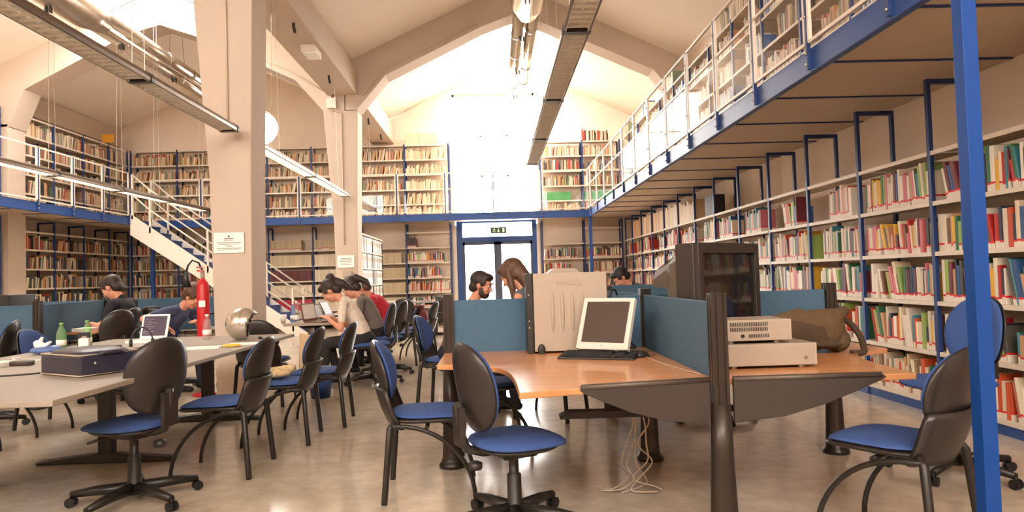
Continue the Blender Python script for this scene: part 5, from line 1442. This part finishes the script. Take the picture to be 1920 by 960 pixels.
def h_bun(h, s, H, hu, hf, hs): return cap(h, s, H, .004) + [('e', h(-.105, 0, .1), (.052 * s, .05 * s, .05 * s), H), ('c', h(-.1, 0, .05), .05 * s, h(-.15, .0, -.05), .045 * s), ('c', h(-.15, 0, -.05), .045 * s, h(-.17, 0, -.16), .018 * s)]
def h_long(h, s, H, hu, hf, hs):
    o = cap(h, s, H, .006)
    for e in (-1, 1): o += [('c', h(-.02, e * .075, .03), .03 * s, h(.03, e * .085, -.12), .03 * s), ('c', h(.03, e * .085, -.12), .03 * s, h(.1, e * .07, -.24), .016 * s)]
    return o + [('c', h(-.07, 0, 0), .07 * s, h(-.08, 0, -.14), .06 * s)]
HDK = hairm('hair_dark_brown', (48, 34, 27)); HBR = hairm('hair_brown', (92, 62, 44)); HBK = hairm('hair_black', (34, 27, 24))
def cloth(n, c): return mat(n, c, rough=.9, noise=.06, nscale=30, bump=.2, bscale=25)
JEAN = cloth('dark_denim', (42, 44, 56)); DTR = cloth('dark_trousers', (40, 35, 34))
person('man in a black polo shirt reading at the desk by the stairs', (-4.36, 8.35), R(176), cloth('black_polo', (42, 38, 42)), JEAN, HDK, h_short, 14, 34, 0, [(.40, -.1, .80), (.42, .12, .80)], 'short', .49, 1.12)
person('man in a blue t-shirt bending over behind the fire extinguisher', (-3.96, 8.2), R(-14), cloth('slate_blue_tee', (70, 80, 112)), JEAN, HBR, h_messy, 34, 42, 0, [(.26, -.24, .77), (.38, .14, .79)], 'short', .46, 1.1, elbow_out=.25)
person('woman in a white t-shirt with a high bun at the laptops', (-1.56, 8.2), R(182), cloth('white_tee', (226, 210, 192)), DTR, HDK, h_bun, 26, 46, 0, [(.40, -.1, .79), (.40, .12, .79)], 'short', .44, 1.1, True)
person('student in a grey top with a ponytail, second in the row', (-1.52, 9.02), R(178), cloth('grey_tee', (120, 110, 102)), DTR, HDK, h_pony, 24, 40, 0, [(.40, -.1, .79), (.40, .12, .79)], 'short', .44, 1.1, True)
person('man in a red shirt bent over the dark table', (-1.48, 9.95), R(180), cloth('red_shirt', (196, 44, 58)), JEAN, HBR, h_short, 32, 44, 0, [(.42, -.1, .79), (.42, .12, .79)], 'long', .47, 1.12)
person('bearded man behind the blue screen leaning toward the woman', (-.42, 6.5), R(-12), cloth('brown_tank', (120, 92, 80)), JEAN, HDK, h_short, 24, 16, -8, [(.36, -.12, .74), (.36, .12, .74)], 'none', .42, 1.0, False, hairm('beard_dark', (58, 40, 31)))
person('woman with long brown hair in a sleeveless grey top', (.42, 5.94), R(152), cloth('grey_blue_tank', (92, 96, 108)), JEAN, HBR, h_long, 18, 34, 0, [(.34, -.12, .74), (.34, .12, .74)], 'none', .5, 1.05, True)
person('person in dark clothes bent over behind the far screen', (2.2, 9.5), R(192), cloth('black_sweater', (40, 38, 44)), JEAN, HBK, h_short, 34, 46, 0, [(.42, -.12, .79), (.42, .12, .79)], 'long', .54, 1.1)
